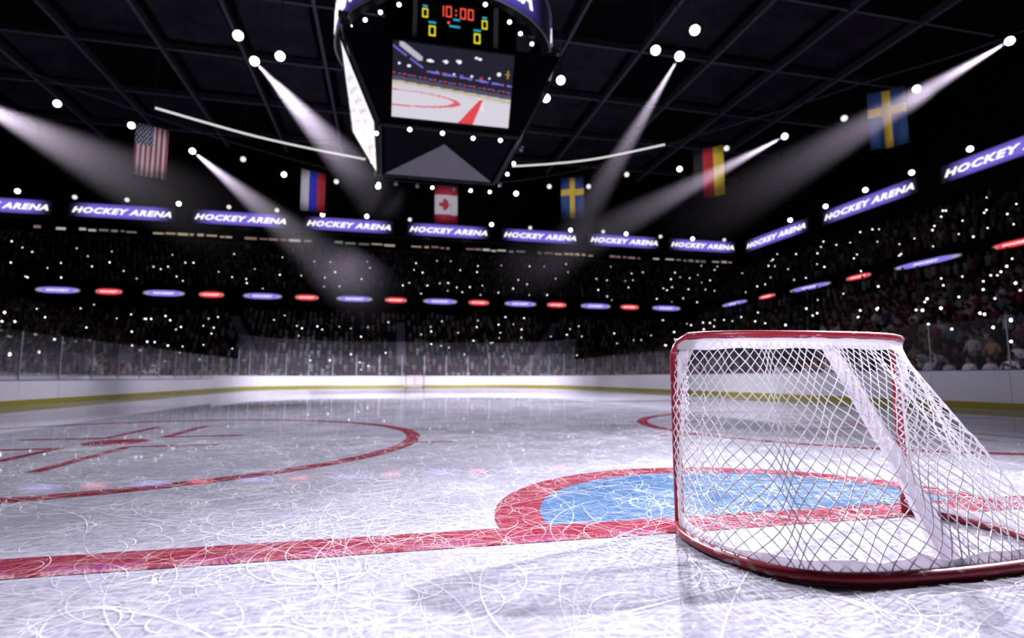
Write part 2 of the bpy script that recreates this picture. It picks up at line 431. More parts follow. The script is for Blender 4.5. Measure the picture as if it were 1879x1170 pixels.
def goal(name, loc, rot, label):
    g = tag(empty(name, loc, rot), label, 'goal')
    r = .135
    q = MB()
    P = [(-.87,0,0.0)] + [(-.87,0,z) for z in (.3,.6,.9,ZT-r)] + [(-.87+r-r*math.cos(a), 0, ZT-r+r*math.sin(a)) for a in [PI/2*i/6 for i in range(1,7)]]
    P2 = [(-x, y, z) for x, y, z in P[::-1]]
    q.tube(P + P2, .029, 12); q.build('frame', M['red'], g, True)
    q = MB(); q.tube([Vector((x, y, z)) for x, y, z in [(-.87,-.004,ZT-.14),(-.869,-.018,ZT-.085),(-.862,-.05,ZT-.035)]] + [p + Vector((0,-.01,0)) for p in TC.P[7:-7]] + [Vector(v_) for v_ in ((.862,-.05,ZT-.035),(.869,-.018,ZT-.085),(.87,-.004,ZT-.14))], .024, 10); q.build('rear_top_bar', M['red'], g, True)
    q = MB(); q.tube(BC.P, .029, 10); q.build('base_frame', M['red'], g, True)
    # net of diamond mesh, sides, back and roof
    q = MB(); N = 47; R = 31
    for sg in (1, -1):
        for k in range(-R//2-1, N+R//2+2):
            line = []
            for j in range(R+1):
                s = (k + sg*j*.5)/N
                if -.002 <= s <= 1.002: line.append(surf(warp(min(max(s,0),1)), j/R))
                elif line: break
            if len(line) > 1: q.tube(line, .0033, 5, caps=False)
    n2 = 34; r2 = 10
    for sg in (1, -1):
        for k in range(-r2//2-1, n2+r2//2+2):
            line = []
            for j in range(r2+1):
                s = (k+sg*j*.5)/n2
                if 0 <= s <= 1:
                    a = TC(s); f = j/r2; line.append(Vector((a.x*(1-f)+(-.85+1.7*s)*f, a.y*(1-f), ZT-.01-.02*math.sin(PI*f))))
                elif line: break
            if len(line) > 1: q.tube(line, .0030, 4, caps=False)
    q.build('net', M['cord'], g, True)
    # skirts of white cloth
    def band(name, fn_top, fn_bot, n, thick, s0=0., s1=1.):
        q = MB(); o0 = []; o1 = []; i0 = []; i1 = []
        for i in range(n+1):
            s = s0+(s1-s0)*i/n; a = fn_top(s); c = fn_bot(s)
            d = Vector((a.x*.9, a.y+.1, 0)); d = d.normalized() if d.length > .02 else Vector((0,-1,0))
            o0.append(a+d*thick); o1.append(c+d*thick); i0.append(a-d*thick); i1.append(c-d*thick)
        q.strip(o1, o0); q.strip(i0, i1); q.strip(o0, i0); q.strip(i1, o1); return q.build(name, M['pad'], g, True)
    z = lambda p, h: Vector((p.x, p.y, h))
    out = lambda p, k: p + Vector((p.x*.9, p.y+.1, 0)).normalized()*k if Vector((p.x*.9, p.y+.1, 0)).length > .02 else p
    band('top_skirt', lambda s: z(out(TC(s), .018), ZT-.022+.004*math.sin(s*60)), lambda s: z(out(TC(s), .022), ZT-.088+.005*math.sin(s*37)), 90, .005, .03, .97)
    hh = lambda s: .092+.010*math.sin(s*23+.7)+.006*math.sin(s*61)+(.030*math.exp(-((s-.44)/.022)**2))+.014*math.exp(-((s-.40)/.012)**2)
    band('bottom_skirt', lambda s: z(out(BC(s), -.022-.012*math.sin(s*19)**2), hh(s)), lambda s: z(out(BC(s), -.012), .035), 120, .006, .004, .996)
    for sd in (0, 1):   # side cloth between each post and the net, broad at the top corner
        q = MB(); A = []; B_ = []
        for i in range(25):
            t = i/24*.97; wd = .075*max(0, 1-t/.32)+.020
            e_ = .05*max(0, 1-t/.13); a = surf(e_ if sd == 0 else 1-e_, t, 0, 0); c = surf(wd if sd == 0 else 1-wd, t, -.008, .3)
            A.append(a); B_.append(c)
        q.strip(A, B_)
        A2 = [p+Vector((.004,.006,0)) for p in A]; B2 = [p+Vector((.004,.006,0)) for p in B_]; q.strip(B2, A2); q.strip(B_, B2)
        q.build('side_cloth', M['pad'], g, True)
        x = -.87 if sd == 0 else .87; q = MB()
        q.tube([(x*.945+.010*math.cos(2*PI*i/10*1.0), -.055+.010*math.sin(2*PI*i/10), .08+i*.0054) for i in range(185)], .0045, 4); q.build('lacing', M['cord'], g, True)
    q = MB(); A = []; B_ = []   # padded strap over the middle stay
    for i in range(25):
        t = i/24; p = surf(.498, t, .055, .0); hw = .043+.018*t
        A.append(p+Vector((-hw, -.006, 0))); B_.append(p+Vector((hw, -.006, 0)))
    A2 = [p+Vector((0,.03,0)) for p in A]; B2 = [p+Vector((0,.03,0)) for p in B_]
    q.strip(A, B_); q.strip(B2, A2); q.strip(A2, A); q.strip(B_, B2); q.build('centre_strap', M['pad'], g, True)
    return g
goal('hockey_goal', (-.09, -.06, 0), (0,0,0), 'large red framed hockey goal with white net standing close by on the right')
goal('hockey_goal', (0.0, 52.06, 0), (0,0,PI), 'tiny far away hockey goal in front of the far end boards')

# ------------------------------------------------------------------ stands
LX0, LX1, LY0, LY1 = 16.6, 41.2, 57.6, 65.8; LZ0, LZ1 = .4, 8.4
UX0, UX1, UY0, UY1 = 42.4, 53.6, 67.0, 74.6; UZ0, UZ1 = 11.4, 18.0
def tier(x0, x1, y0, y1, z0, z1, n, name, label):
    prof = []
    for k in range(n+1):
        t = k/n; z = z0+(z1-z0)*t
        if k: prof.append((x0+(x1-x0)*t, y0+(y1-y0)*t, z0+(z1-z0)*(k-1)/n))
        prof.append((x0+(x1-x0)*t, y0+(y1-y0)*t, z))
    q = MB(); V = []; F = []
    for (x, y, z) in prof: V += [(-x, 2, z), (-x, y, z), (x, y, z), (x, 0, z)]
    for i in range(len(prof)-1):
        for k in range(3): F.append((i*4+k, i*4+k+1, (i+1)*4+k+1, (i+1)*4+k))
    q.add(V, F); return tag(q.build(name, M['concrete']), label, 'stand', kind='structure')
tier(LX0, LX1, LY0, LY1, LZ0, LZ1, 20, 'lower_stand', 'dark stepped lower stand wrapping three sides of the ice')
tier(UX0, UX1, UY0, UY1, UZ0, UZ1, 10, 'upper_stand', 'dark stepped upper stand above the ribbon of lit signs')
q = MB()   # balcony front that carries the lit signs, and the back wall of the hall
q.strip([(-41.45,2,9.4),(-41.45,66.05,9.4),(41.45,66.05,9.4),(41.45,0,9.4)], [(-41.45,2,11.5),(-41.45,66.05,11.5),(41.45,66.05,11.5),(41.45,0,11.5)])
q.strip([(-41.45,2,11.5),(-41.45,66.05,11.5),(41.45,66.05,11.5),(41.45,0,11.5)], [(-42.4,2,11.4),(-42.4,67,11.4),(42.4,67,11.4),(42.4,0,11.4)])
tag(q.build('balcony_front', M['wall']), 'black balcony front between the lower and upper stands', 'balcony', kind='structure')
for nm, A, B_ in (('wall_far', (-57,75.3), (54.3,75.3)), ('wall_right', (54.3,75.3), (54.3,-10)), ('wall_left', (-57,-10), (-57,75.3))):
    q = MB(); q.add([(A[0],A[1],0),(B_[0],B_[1],0),(B_[0],B_[1],33),(A[0],A[1],33)], [(0,1,2,3)]); o = q.build(nm, M['wall']); o['kind'] = 'structure'
AISLES = [((-1.15,60.,-1.25,65.), 1.0), ((14.5,60.5,18.85,65.5), .9), ((11.6,57.4,14.5,60.5), .9), ((-16.6,60.5,-20.2,65.5), .9)]
def on_aisle(x, y, extra=0):
    for (x0,y0,x1,y1), wd in AISLES:
        t = (y-y0)/(y1-y0)
        if -.1 <= t <= 1.05 and abs(x-(x0+(x1-x0)*t)) < wd/2+extra: return True
    return False
def lz(x, y):
    t = max((abs(x)-LX0)/(LX1-LX0), (y-LY0)/(LY1-LY0)); return LZ0+(LZ1-LZ0)*min(max(math.floor(t*20+1e-6)/20, 0), 1)
for (x0,y0,x1,y1), wd in AISLES:
    q = MB(); n = 14
    for i in range(n):
        t = i/n; x = x0+(x1-x0)*t; y = y0+(y1-y0)*t; q.box((x, y, lz(x, y)+.22), (wd, .42, .40))
    tag(q.build('aisle_stairs', noisy(mat('stair_concrete', (.16,.15,.19), .8), 2, .4, (.1,.1,.12))), 'pale stairway climbing between blocks of the far lower stand', 'stairs', 'stairways in the far lower stand', 'structure')

# ------------------------------------------------------------------ spectators
def skin_person(nodes, edges, name):
    bm = bmesh.new(); lay = bm.verts.layers.skin.verify(); vs = {}
    for k, (p, r) in nodes.items():
        v = bm.verts.new(p); v[lay].radius = (r, r) if not isinstance(r, tuple) else r; vs[k] = v
    vs['pelvis'][lay].use_root = True
    for a, c in edges: bm.edges.new((vs[a], vs[c]))
    me = bpy.data.meshes.new('t'); bm.to_mesh(me); bm.free()
    o = bpy.data.objects.new('t', me); COL.objects.link(o)
    o.modifiers.new('s', 'SKIN').use_smooth_shade = True; o.modifiers.new('u', 'SUBSURF').levels = 1
    dg = bpy.context.evaluated_depsgraph_get(); dg.update()
    out = bpy.data.meshes.new_from_object(o.evaluated_get(dg)); out.name = name
    bpy.data.objects.remove(o); return out
EDG = [('pelvis','belly'),('belly','chest'),('chest','neck'),('neck','jaw'),('jaw','skull'),('jaw','nose')]
for sd in 'LR': EDG += [('pelvis','hip'+sd),('hip'+sd,'knee'+sd),('knee'+sd,'ankle'+sd),('ankle'+sd,'toe'+sd),('chest','sho'+sd),('sho'+sd,'elb'+sd),('elb'+sd,'wri'+sd),('wri'+sd,'palm'+sd),('palm'+sd,'fin'+sd),('wri'+sd,'thu'+sd)]
def pose(kind, stand):
    b0 = .88 if stand else .47
    n = {'pelvis': ((0,0,b0), .15), 'belly': ((0,-.01,b0+.20), .145), 'chest': ((0,.01,b0+.42), .165), 'neck': ((0,-.005,b0+.60), .06), 'jaw': ((0,-.03,b0+.70), .082), 'skull': ((0,-.01,b0+.82), .088), 'nose': ((0,-.125,b0+.74), .018)}
    for sd, s in (('L',-1),('R',1)):
        n['hip'+sd] = ((s*.09,-.01,b0-.03), .10)
        if stand: n['knee'+sd] = ((s*.11,-.03,.48), .072); n['ankle'+sd] = ((s*.12,.02,.09), .05); n['toe'+sd] = ((s*.13,-.14,.045), .042)
        else: n['knee'+sd] = ((s*.12,-.44,b0), .078); n['ankle'+sd] = ((s*.12,-.40,.09), .05); n['toe'+sd] = ((s*.13,-.56,.045), .042)
        n['sho'+sd] = ((s*.18,.01,b0+.50), .078)
        if kind == 'rest': e, wv = (s*.27,-.02,b0+.26), (s*.16,-.26,b0+.16)
        elif kind == 'clap': e, wv = (s*.27,-.10,b0+.28), (s*.06,-.30,b0+.46)
        elif kind == 'up': e, wv = (s*.33,-.05,b0+.68), (s*.27,-.10,b0+.96)
        elif kind == 'one': e, wv = ((s*.33,-.06,b0+.66), (s*.25,-.14,b0+.93)) if s > 0 else ((s*.27,-.02,b0+.26), (s*.16,-.26,b0+.16))
        else: e, wv = (s*.30,-.02,b0+.30), (s*.03,-.20,b0+.34)
        d = (Vector(wv)-Vector(e)).normalized(); wv = Vector(wv)
        n['elb'+sd] = (e, .055); n['wri'+sd] = (tuple(wv), .040); n['palm'+sd] = (tuple(wv+d*.07), .042); n['fin'+sd] = (tuple(wv+d*.15), .024)
        side = d.cross(Vector((0,-1,.2))).normalized()*(-s); n['thu'+sd] = (tuple(wv+d*.05+side*.055), .016)
    return n, b0
M['skin'] = mat('skin', (.42,.22,.15), .6); M['trousers'] = mat('dark_trousers', (.02,.022,.03), .8); M['eye'] = mat('dark_eye', (.01,.008,.008), .4)
M['hair'] = mat('dark_hair', (.015,.010,.008), .7); M['lip'] = mat('lips', (.25,.06,.05), .6)
def objcol(name):
    m = mat(name, (.5,.5,.5), .8); nt = m.node_tree; i = nt.nodes.new('ShaderNodeObjectInfo')
    nt.links.new(i.outputs['Color'], nt.nodes['Principled BSDF'].inputs['Base Color']); return m
M['shirt'] = objcol('shirt_cloth')
POSES = []
for kind, st in (('rest',0),('clap',0),('cross',0),('one',0),('rest',1),('up',1),('clap',1)):
    nodes, b0 = pose(kind, st); me = skin_person(nodes, EDG, 'person_body')
    for m in ('shirt','skin','trousers','eye','lip'): me.materials.append(M[m])
    wr = [Vector(nodes['wri'+s][0]) for s in 'LR']; fi = [Vector(nodes['fin'+s][0]) for s in 'LR']
    for p in me.polygons:
        c = p.center; i = 0
        if c.z > b0+.585 and Vector((c.x, c.y)).length < .17: i = 1
        if any((c-a).length < .05 or (c-f_).length < .14 for a, f_ in zip(wr, fi)): i = 1
        if c.z < b0+.02 and i == 0: i = 2
        if i == 1 and c.y < -.07 and abs(abs(c.x)-.035) < .02 and abs(c.z-(b0+.765)) < .018: i = 3
        if i == 1 and c.y < -.08 and abs(c.x) < .03 and abs(c.z-(b0+.675)) < .016: i = 4
        p.material_index = i
    me.polygons.foreach_set('use_smooth', [True]*len(me.polygons))
    q = MB()   # hair: a cap over crown and back of the head
    V = []; F = []; nu, nv = 12, 6
    for j in range(nv+1):
        for i in range(nu):
            a = 2*PI*i/nu; e = PI/2*(1-j/nv*(1.05+.35*math.sin(a)))
            V.append((.100*math.cos(e)*math.cos(a), -.01+.108*math.cos(e)*math.sin(a), b0+.80+.112*math.sin(e)))
    for j in range(nv):
        for i in range(nu): F.append((j*nu+i, j*nu+(i+1) % nu, (j+1)*nu+(i+1) % nu, (j+1)*nu+i))
    q.add(V, F); ho = q.build('hair', M['hair'], None, True); hm = ho.data; bpy.data.objects.remove(ho)
    POSES.append((me, hm, kind, st))
SHIRTS = [('grey',(.30,.30,.34)),('white',(.52,.51,.56)),('dark red',(.16,.022,.025)),('black',(.012,.012,.015)),('pale grey',(.40,.40,.45)),('navy',(.03,.04,.09)),('teal',(.06,.16,.20)),('tan',(.32,.20,.12)),('maroon',(.10,.02,.03))]
SW = [5,4,5,4,4,1,1,2,2]
POSEN = {'rest':'','clap':'clapping','cross':'arms folded','one':'arm raised','up':'arms up'}
seats = []
for k in range(20):
    x = LX0+(LX1-LX0)*k/20+.55; zf = LZ0+(LZ1-LZ0)*k/20
    ymax = LY0+(LY1-LY0)*k/20
    for sd in (1, -1):
        y = 3.0 if sd > 0 else 11.
        while y < ymax:
            if random.random() < .95: seats.append((sd*(x+random.uniform(-.05,.05)), y+random.uniform(-.03,.03), zf, -sd*PI/2, 'right' if sd > 0 else 'left', k))
            y += .69
for k in range(0, 20, 2):
    y = LY0+(LY1-LY0)*k/20+.35; zf = LZ0+(LZ1-LZ0)*k/20; xm = LX0+(LX1-LX0)*k/20; x = -xm
    while x < xm:
        if random.random() < .94 and not on_aisle(x, y, .25): seats.append((x+random.uniform(-.07,.07), y+random.uniform(-.05,.05), zf, 0., 'far', k))
        x += .6
for i in range(160):   # behind the rounded corners of the boards
    sd = random.choice((1,-1)); a = random.uniform(.15, PI/2-.15); r = random.uniform(9.6, 12.0)
    x, y = sd*(6.5+r*math.cos(a)), 47.5+r*math.sin(a)
    if abs(x) < LX0-.3 and y < LY0-.3: seats.append((x, y, .25, math.atan2(-sd*math.cos(a), math.sin(a))*.7, 'far', 0))
useats = []
for k in range(10):
    x = UX0+(UX1-UX0)*k/10+.55; zf = UZ0+(UZ1-UZ0)*k/10; ymax = UY0+(UY1-UY0)*k/10
    for sd in (1,-1):
        y = 14. if sd > 0 else 40.
        while y < ymax:
            if random.random() < .9: useats.append((sd*x, y+random.uniform(-.1,.1), zf, -sd*PI/2))
            y += .69
    y = UY0+(UY1-UY0)*k/10+.35; x = -UX0-k
    while x < UX0+k:
        if random.random() < .9: useats.append((x+random.uniform(-.1,.1), y, zf, 0.))
        x += .62
vis = []
for s in seats:
    f_ = in_frame((s[0], s[1], s[2]+1.15), 8)
    d = (Vector(s[:3])-CP).length
    # the first rows stand clear above the boards; a head is seen where it rises over the boards' top edge
    if f_: vis.append((d, s, f_))
vis.sort(key=lambda t: t[0])
single = vis[:296]; chosen = set(id(t[1]) for t in single)
ROWW = lambda k: ORD[k]+' row' if k < 20 else 'upper row'
PEOPLE = []
def nth(n): return ORD[n] if n < 20 else str(n+1)+('th' if (n+1) % 100 in (11,12,13) else {1:'st',2:'nd',3:'rd'}.get((n+1) % 10, 'th'))
for d, s, f_ in single:
    me, hm, kind, st = random.choices(POSES, [6,3,3,2,2,1,1])[0]
    sn, scol = random.choices(SHIRTS, SW)[0]
    o = bpy.data.objects.new('person', me); COL.objects.link(o); o.location = s[:3]; o.rotation_euler = (0,0,s[3]+random.uniform(-.18,.18))
    h_ = random.uniform(.93,1.06); o.scale = (h_, h_, h_); v = random.uniform(1.1,1.7); o.color = (*(min(1,c*v) for c in scol), 1)
    PEOPLE.append((o, 'standing' if st else 'seated', sn, POSEN[kind], s[4], s[5], f_[0]))
    hh_ = bpy.data.objects.new('hair', hm); COL.objects.link(hh_); hh_.parent = o
for sd in ('right', 'left', 'far'):
    for k in range(20):
        row = sorted([p for p in PEOPLE if p[4] == sd and p[5] == k], key=lambda p: p[6], reverse=sd == 'right')
        for n_, (o, st, sn, ps, _, _, _) in enumerate(row):
            tag(o, f"{st} spectator in {sn} {ps}, {nth(k)} row of {sd} stand, {nth(n_)} from {'right' if sd == 'right' else 'left'} edge", 'person', f'spectators in the {sd} lower stand')
# everyone farther off: one uncountable crowd per tier
def crowd(places, label, dim=1.):  # dim puts the low light of the stands into cloth and skin colours
    ring_z = [(.0,.17,.12),(.30,.17,.12),(.62,.23,.13),(.72,.20,.12),(.76,.06,.06),(.80,.085,.09),(.90,.10,.11),(1.0,.07,.08),(1.03,.02,.02)]
    nk = 6; base = []; fac = []; head = []
    for z, rx, ry in ring_z:
        for k in range(nk): base.append((rx*math.cos(2*PI*k/nk), ry*math.sin(2*PI*k/nk), z))
    for i in range(len(ring_z)-1):
        for k in range(nk): fac.append((i*nk+k, i*nk+(k+1) % nk, (i+1)*nk+(k+1) % nk, (i+1)*nk+k)); head.append(i >= 3)
    base = np.array(base); fac = np.array(fac); head = np.array(head); nb = len(base); n = len(places)
    V = np.zeros((n, nb, 3)); C = np.zeros((n, len(fac), 4)); C[..., 3] = 1
    cols = np.array([c for _, c in SHIRTS]); wts = np.array(SW)/sum(SW)
    pick = rng.choice(len(SHIRTS), n, p=wts)
    for i, s in enumerate(places):
        ang = s[3]+rng.uniform(-.4,.4); c, sn = math.cos(ang), math.sin(ang); h_ = rng.uniform(.9,1.1); lift = (.42 if rng.random() > .12 else .75)+(.75 if len(s) > 5 and s[4] == 'right' and s[5] >= 18 else 0)
        x = base[:,0]*c-base[:,1]*sn; y = base[:,0]*sn+base[:,1]*c
        V[i,:,0] = x+s[0]; V[i,:,1] = y+s[1]; V[i,:,2] = base[:,2]*h_+s[2]+lift
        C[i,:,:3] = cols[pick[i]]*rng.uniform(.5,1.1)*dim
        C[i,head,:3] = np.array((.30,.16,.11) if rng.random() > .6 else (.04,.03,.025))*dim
    F = (fac[None]+(np.arange(n)*nb)[:,None,None]).reshape(-1,4)
    me = bpy.data.meshes.new('crowd'); me.from_pydata(V.reshape(-1,3).tolist(), [], F.tolist())
    at = me.attributes.new('Color', 'FLOAT_COLOR', 'FACE'); at.data.foreach_set('color', C.reshape(-1))
    me.materials.append(M['crowd']); me.polygons.foreach_set('use_smooth', [True]*len(F)); me.update()
    o = bpy.data.objects.new('crowd', me); COL.objects.link(o); tag(o, label, 'crowd', kind='stuff'); return o
M['crowd'] = attr_mat('crowd_cloth', 0, .85)
rest = [s for s in seats if id(s) not in chosen]
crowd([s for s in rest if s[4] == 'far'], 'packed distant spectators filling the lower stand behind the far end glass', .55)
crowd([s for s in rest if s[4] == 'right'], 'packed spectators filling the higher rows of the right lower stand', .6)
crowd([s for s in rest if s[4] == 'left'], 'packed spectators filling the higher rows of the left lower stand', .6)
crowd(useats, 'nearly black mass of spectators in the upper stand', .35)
# ------------------------------------------------------------------ phone lights held up in the crowd
PH = """-46.3,71.7,17 -44.6,70.7,16.1 -43.2,70,15.5 -44.1,68.1,13.8 -41.9,66.9,12.1 -41.7,66.9,12 -40.1,67.3,13.2 -39.3,68.2,14 -38.5,66.9,12.1 -39.3,71.1,16.4 -37.4,69.7,15.2 -36.1,68,13.7 -35.4,70.7,16.1 -34.7,68.8,14.4 -32.6,67.4,13.2 -31,66.9,12.3 -29.9,68.3,14 -29,68,13.7 -28.4,68.4,14.1 -28.8,70.6,16 -26.9,66.9,12.7 -26.2,66.9,12.2 -26.8,69.1,14.8 -26,69.4,14.9 -22.7,67.8,13.6 -22,71.3,16.6 -21,67.1,12.9 -18.9,68.7,14.3 -19.4,66.9,12.7 -19.3,66.9,12.2 -17.5,66.9,11.6 -15.8,67.7,13.5 -16.2,71.1,16.4 -13.3,67.6,13.5 -26.7,37.9,5.1 -23.3,31.9,4 -24,34.2,4.2 -32,51,6.8 -27.5,43.7,5.4 -35.1,64.3,8.4 -34.1,64.8,8.9 -26,46.3,4.9 -20.3,31,3 -17.1,23.7,2 -16.5,20.8,1.8 -31.1,63.1,7.3 -30,63.7,7.8 -28.6,60.7,5.7 -21.1,42.3,3.3 -28.5,63.2,7.3 -28.3,63.1,7.3 -27.8,63.1,7.3 -26.6,63.6,7.7 -25.9,63,7.2 -24.9,61.9,6.1 -24.5,62.1,6.4 -24,52.5,4.2 -24.2,54.7,4.3 -23.1,54.8,4 -23.5,59.9,4.2 -21.6,60.1,4.4 -22.4,62.4,6.6 -22.2,63.3,7.5 -21.3,63.5,7.7 -21.3,62.2,6.4 -21.3,61.5,5.7 -18.7,59.7,4 -15.4,63.3,7.5 -14.4,64,8.1 -12.2,62.2,6.5 -12.8,62.5,6.8 -12.4,61.4,5.6 -12.2,70.4,15.9 -10.2,70.4,15.9 -9.4,68.6,14.3 -10.5,67.4,13.3 -10.5,66.9,12.1 -8.7,66.9,12.2 -9.6,66.9,11.3 -5.6,70.9,16.3 -5.2,69.6,15.2 -6.1,67.4,13.3 -7.1,66.9,11.3 -4.5,66.9,11.3 -2.5,66.9,11.5 -1,66.9,12.6 -0.2,67.1,13 0.8,71,16.4 0.5,69.6,15.2 1.6,69.2,14.8 2.1,66.9,12.7 1.3,66.9,11.6 3.7,71.7,17 5.6,71.9,17.1 3.7,67.2,13.1 4.8,67.3,13.2 4.7,66.9,12.1 5.9,66.9,12.6 6.6,66.9,12 6.7,70,15.5 9.3,71,16.4 9,69.8,15.3 9.3,67.2,13 9,66.9,11.7 7.6,66.9,12.7 12.7,71.4,16.7 11.4,66.9,12.1 13.4,66.9,12.7 14.5,68.6,14.2 15.5,67.7,13.5 16.9,71.6,16.8 19.1,71.6,16.9 15.6,66.9,11.9 18.1,66.9,12 20,69.1,14.7 22.7,72.5,17.6 22.3,70.6,16 26.2,69.5,15 25.5,67.1,13 27.7,69.2,14.8 29.7,72.4,17.5 26.7,66.9,12.1 27.4,66.9,11.6 30.3,67.7,13.6 32.4,71,16.3 31.8,69.4,15 34.3,71.2,16.6 30.5,69.2,14.8 34.2,66.9,12 35.8,67.9,13.7 37.4,68.2,14 38.2,70,15.5 39.9,71.7,16.9 -10.6,62.6,6.8 -10,62.1,6.4 -8.2,62.6,6.8 -6.9,62.3,6.6 -5,62.6,6.8 -2.7,63.3,7.5 -5.7,61.4,5.6 1.1,61.8,6 2.3,62.8,7 2.3,62.1,6.4 3.7,63.6,7.8 5.5,62.1,6.3 8.2,63.9,8 7.9,62.9,7.1 7.2,61,5.3 2.2,60.5,4.8 3.3,60.3,4.6 4.2,60.1,4.4 5.9,59.3,3.6 9.2,60.7,5 9.5,60.9,5.1 10.7,63.3,7.5 10.7,62.2,6.4 10.4,61.4,5.7 11.8,64.4,8.6 12.6,63.4,7.6 13.5,62.7,6.9 14.2,64.3,8.5 13.2,61.6,5.8 17,61.8,6 19.9,62.9,7.1 19.2,62.1,6.3 21.2,63.3,7.5 21.1,61.9,6.1 25.7,62.4,6.6 25.4,60.9,5.2 27.9,61.4,5.7 28.1,59.7,5.6 30.7,62.1,6.4 33.7,64.5,8.7 30.3,55.4,6.3 23.2,44.7,4 19.5,59.3,3.6 10.3,59.1,3.4 -2.9,59.4,3.7 -6.6,59.2,3.5 -10.7,58.5,2.8 -8.7,58.5,2.8 -5.6,58.3,2.6 -5.4,57.5,1.8 -4.7,57.9,2.2 52.6,64.9,18.9 49.8,57.9,17.2 47.2,51.4,15.7 51.6,55.1,18.3 49.6,53.4,17.1 51.1,49,17.9 50.2,46.5,17.5 49.6,45.1,17.1 45.4,41.5,14.6 47.7,47.1,16 48.7,50.1,16.5 43,41.7,13.2 42.3,41.4,12.7 43.4,47.4,13.4 42.3,45.2,12.6 44.4,53.1,14 48.1,61.2,16.2 47.1,58.7,15.6 50.1,63.1,17.4 50.4,63.1,17.6 48.2,67.1,16.3 42.3,56.1,12.3 42.3,58.4,11.9 42.8,54.2,13.1 42.3,54.6,12.3 42.3,49.7,12 42.3,47.9,11.9 42.3,62.3,11.6 35.6,39,8 31.6,35.9,6.7 28.5,31.3,5.7 28,31.2,5.5 36.5,37,8.3 41.1,39.5,11 42.3,39,11.5 37.2,34.1,8.5 41.1,35.6,10 42.3,36.5,11.9 42.3,36.3,12 42.9,36.9,13.1 43.1,35.6,13.3 42.3,33.3,12 35,28.4,7.8 44.1,34.7,13.9 45.1,35.3,14.5 49.5,37.9,17 49.1,37.3,16.8 47.6,36.6,15.9 44.8,32.6,14.2 42.3,31.1,12.5 42.3,30,12 45.7,31.3,14.8 45.3,31.2,14.5 49.5,33.9,17 42.3,28.9,12.4 42.3,28.3,11.4 42.3,29.3,11.5 41.1,27.9,10.1 35.3,23,7.9 33.5,22.1,7.3 38.3,24.7,8.9 42.3,27.1,12.2 43.1,28,13.3 45.3,28.8,14.5 28.4,17.9,5.7 26.3,16.3,5 32.2,21.4,6.9 32.4,21.9,7 31.1,21.4,6.5 28.3,19.4,5.6 25,16.5,4.6 33.9,24.7,7.5 39.6,28.8,9.3 31.4,24,6.7 34.9,26.9,7.8 27,19.7,5.2 28,22.3,5.5 27.1,21.7,5.2 24.5,18.7,4.4 24.7,20.2,4.5 24.4,19.6,4.4 26.8,24.5,5.2 26.6,24.4,5.1 26.8,25.8,5.2 24.7,23.9,4.5 21,16.5,3.3 19.9,14.6,2.9 22.4,15.3,3.7 22.1,14.9,3.6 20.5,12.8,3.1 19.6,12.8,2.8 17.4,10.7,2.1 33.9,45.1,7.5 33.1,46.7,7.2 29.1,39.2,5.9 27.1,35.3,5.3 25.3,30.8,4.7 31.2,45.5,6.6 33.1,49.7,7.2 34.3,53.3,7.6 32.9,52.1,7.1 33.6,54.6,7.4 30.2,47.2,6.2 29.2,47.5,5.9 33.4,56.9,7.3 35.2,60.9,7.9 30.4,55.7,6.3 23.2,44.5,4 33.8,64.5,8.7 38.3,66.9,12.2 38.4,66.9,11.5 36.5,66.9,11.6 40.5,66.9,11.7 42.3,66.9,11.5 34.2,66.9,12 38.3,70,15.5 40.1,70.6,16 39.9,71.7,16.9 41.6,70.5,15.9 43.5,71.3,16.6 43,69.5,15.1 44.8,70.1,15.6 47.3,72.6,17.8 48.4,73.5,18.6 35.8,67.9,13.7 37.3,68.3,14 36.2,67.6,13.4 39.8,67.9,13.7 42.7,68.1,13.8 43.5,67.1,13.5 45.6,73.6,18.6"""
pts = [tuple(float(k) for k in t.split(',')) for t in PH.split()]
def phone_geo(q, p, yaw, r):
    Rz = Matrix.Rotation(yaw, 3, 'Z'); p = Vector(p)
    q.box(p, (.075, .012, .15), Rz, 0)                       # handset
    Mx = Matrix.Translation(p + Rz @ Vector((0,-.012,.03))) @ Rz.to_4x4() @ Matrix.Rotation(PI/2, 4, 'X')
    q.lathe([(r*.55,-.01),(r,.0),(r*.8,.035),(r*.35,.055)], 8, Mx, 1)
PSIZE = {}
def phone_yaw(p):
    d = Vector((0,22,1))-Vector(p); return math.atan2(d.x, -d.y)
order = sorted(range(len(pts)), key=lambda i: (Vector(pts[i])-CP).length)
q2 = MB(); cnt = 0
for i in order:
    p = pts[i]; yaw = phone_yaw(p)
    r = random.choice((.038,.046,.055,.068))
    tierw = 'upper' if p[2] > 11 else 'lower'
    if p[0] > 30 and p[1] < 65: sect = 'right'
    elif p[0] < -30 and p[1] < 60: sect = 'left'
    else: sect = 'far'
    if cnt < 298:
        q = MB(); phone_geo(q, (0,0,0), 0, r); o = q.build('phone_light', [M['dark'], M['phone']]); o.location = p; o.rotation_euler = (0,0,yaw)
        tag(o, f'tiny white phone light glowing in the dark {tierw} stand, {sect} side', 'phone light', f'phone lights in the {tierw} stand on the {sect} side')
        cnt += 1
    else: phone_geo(q2, p, yaw, r)
if q2.v: tag(q2.build('phone_glints', [M['dark'], M['phone']]), 'the farthest sprinkle of tiny phone lights in the upper stands', 'phone lights', kind='stuff')

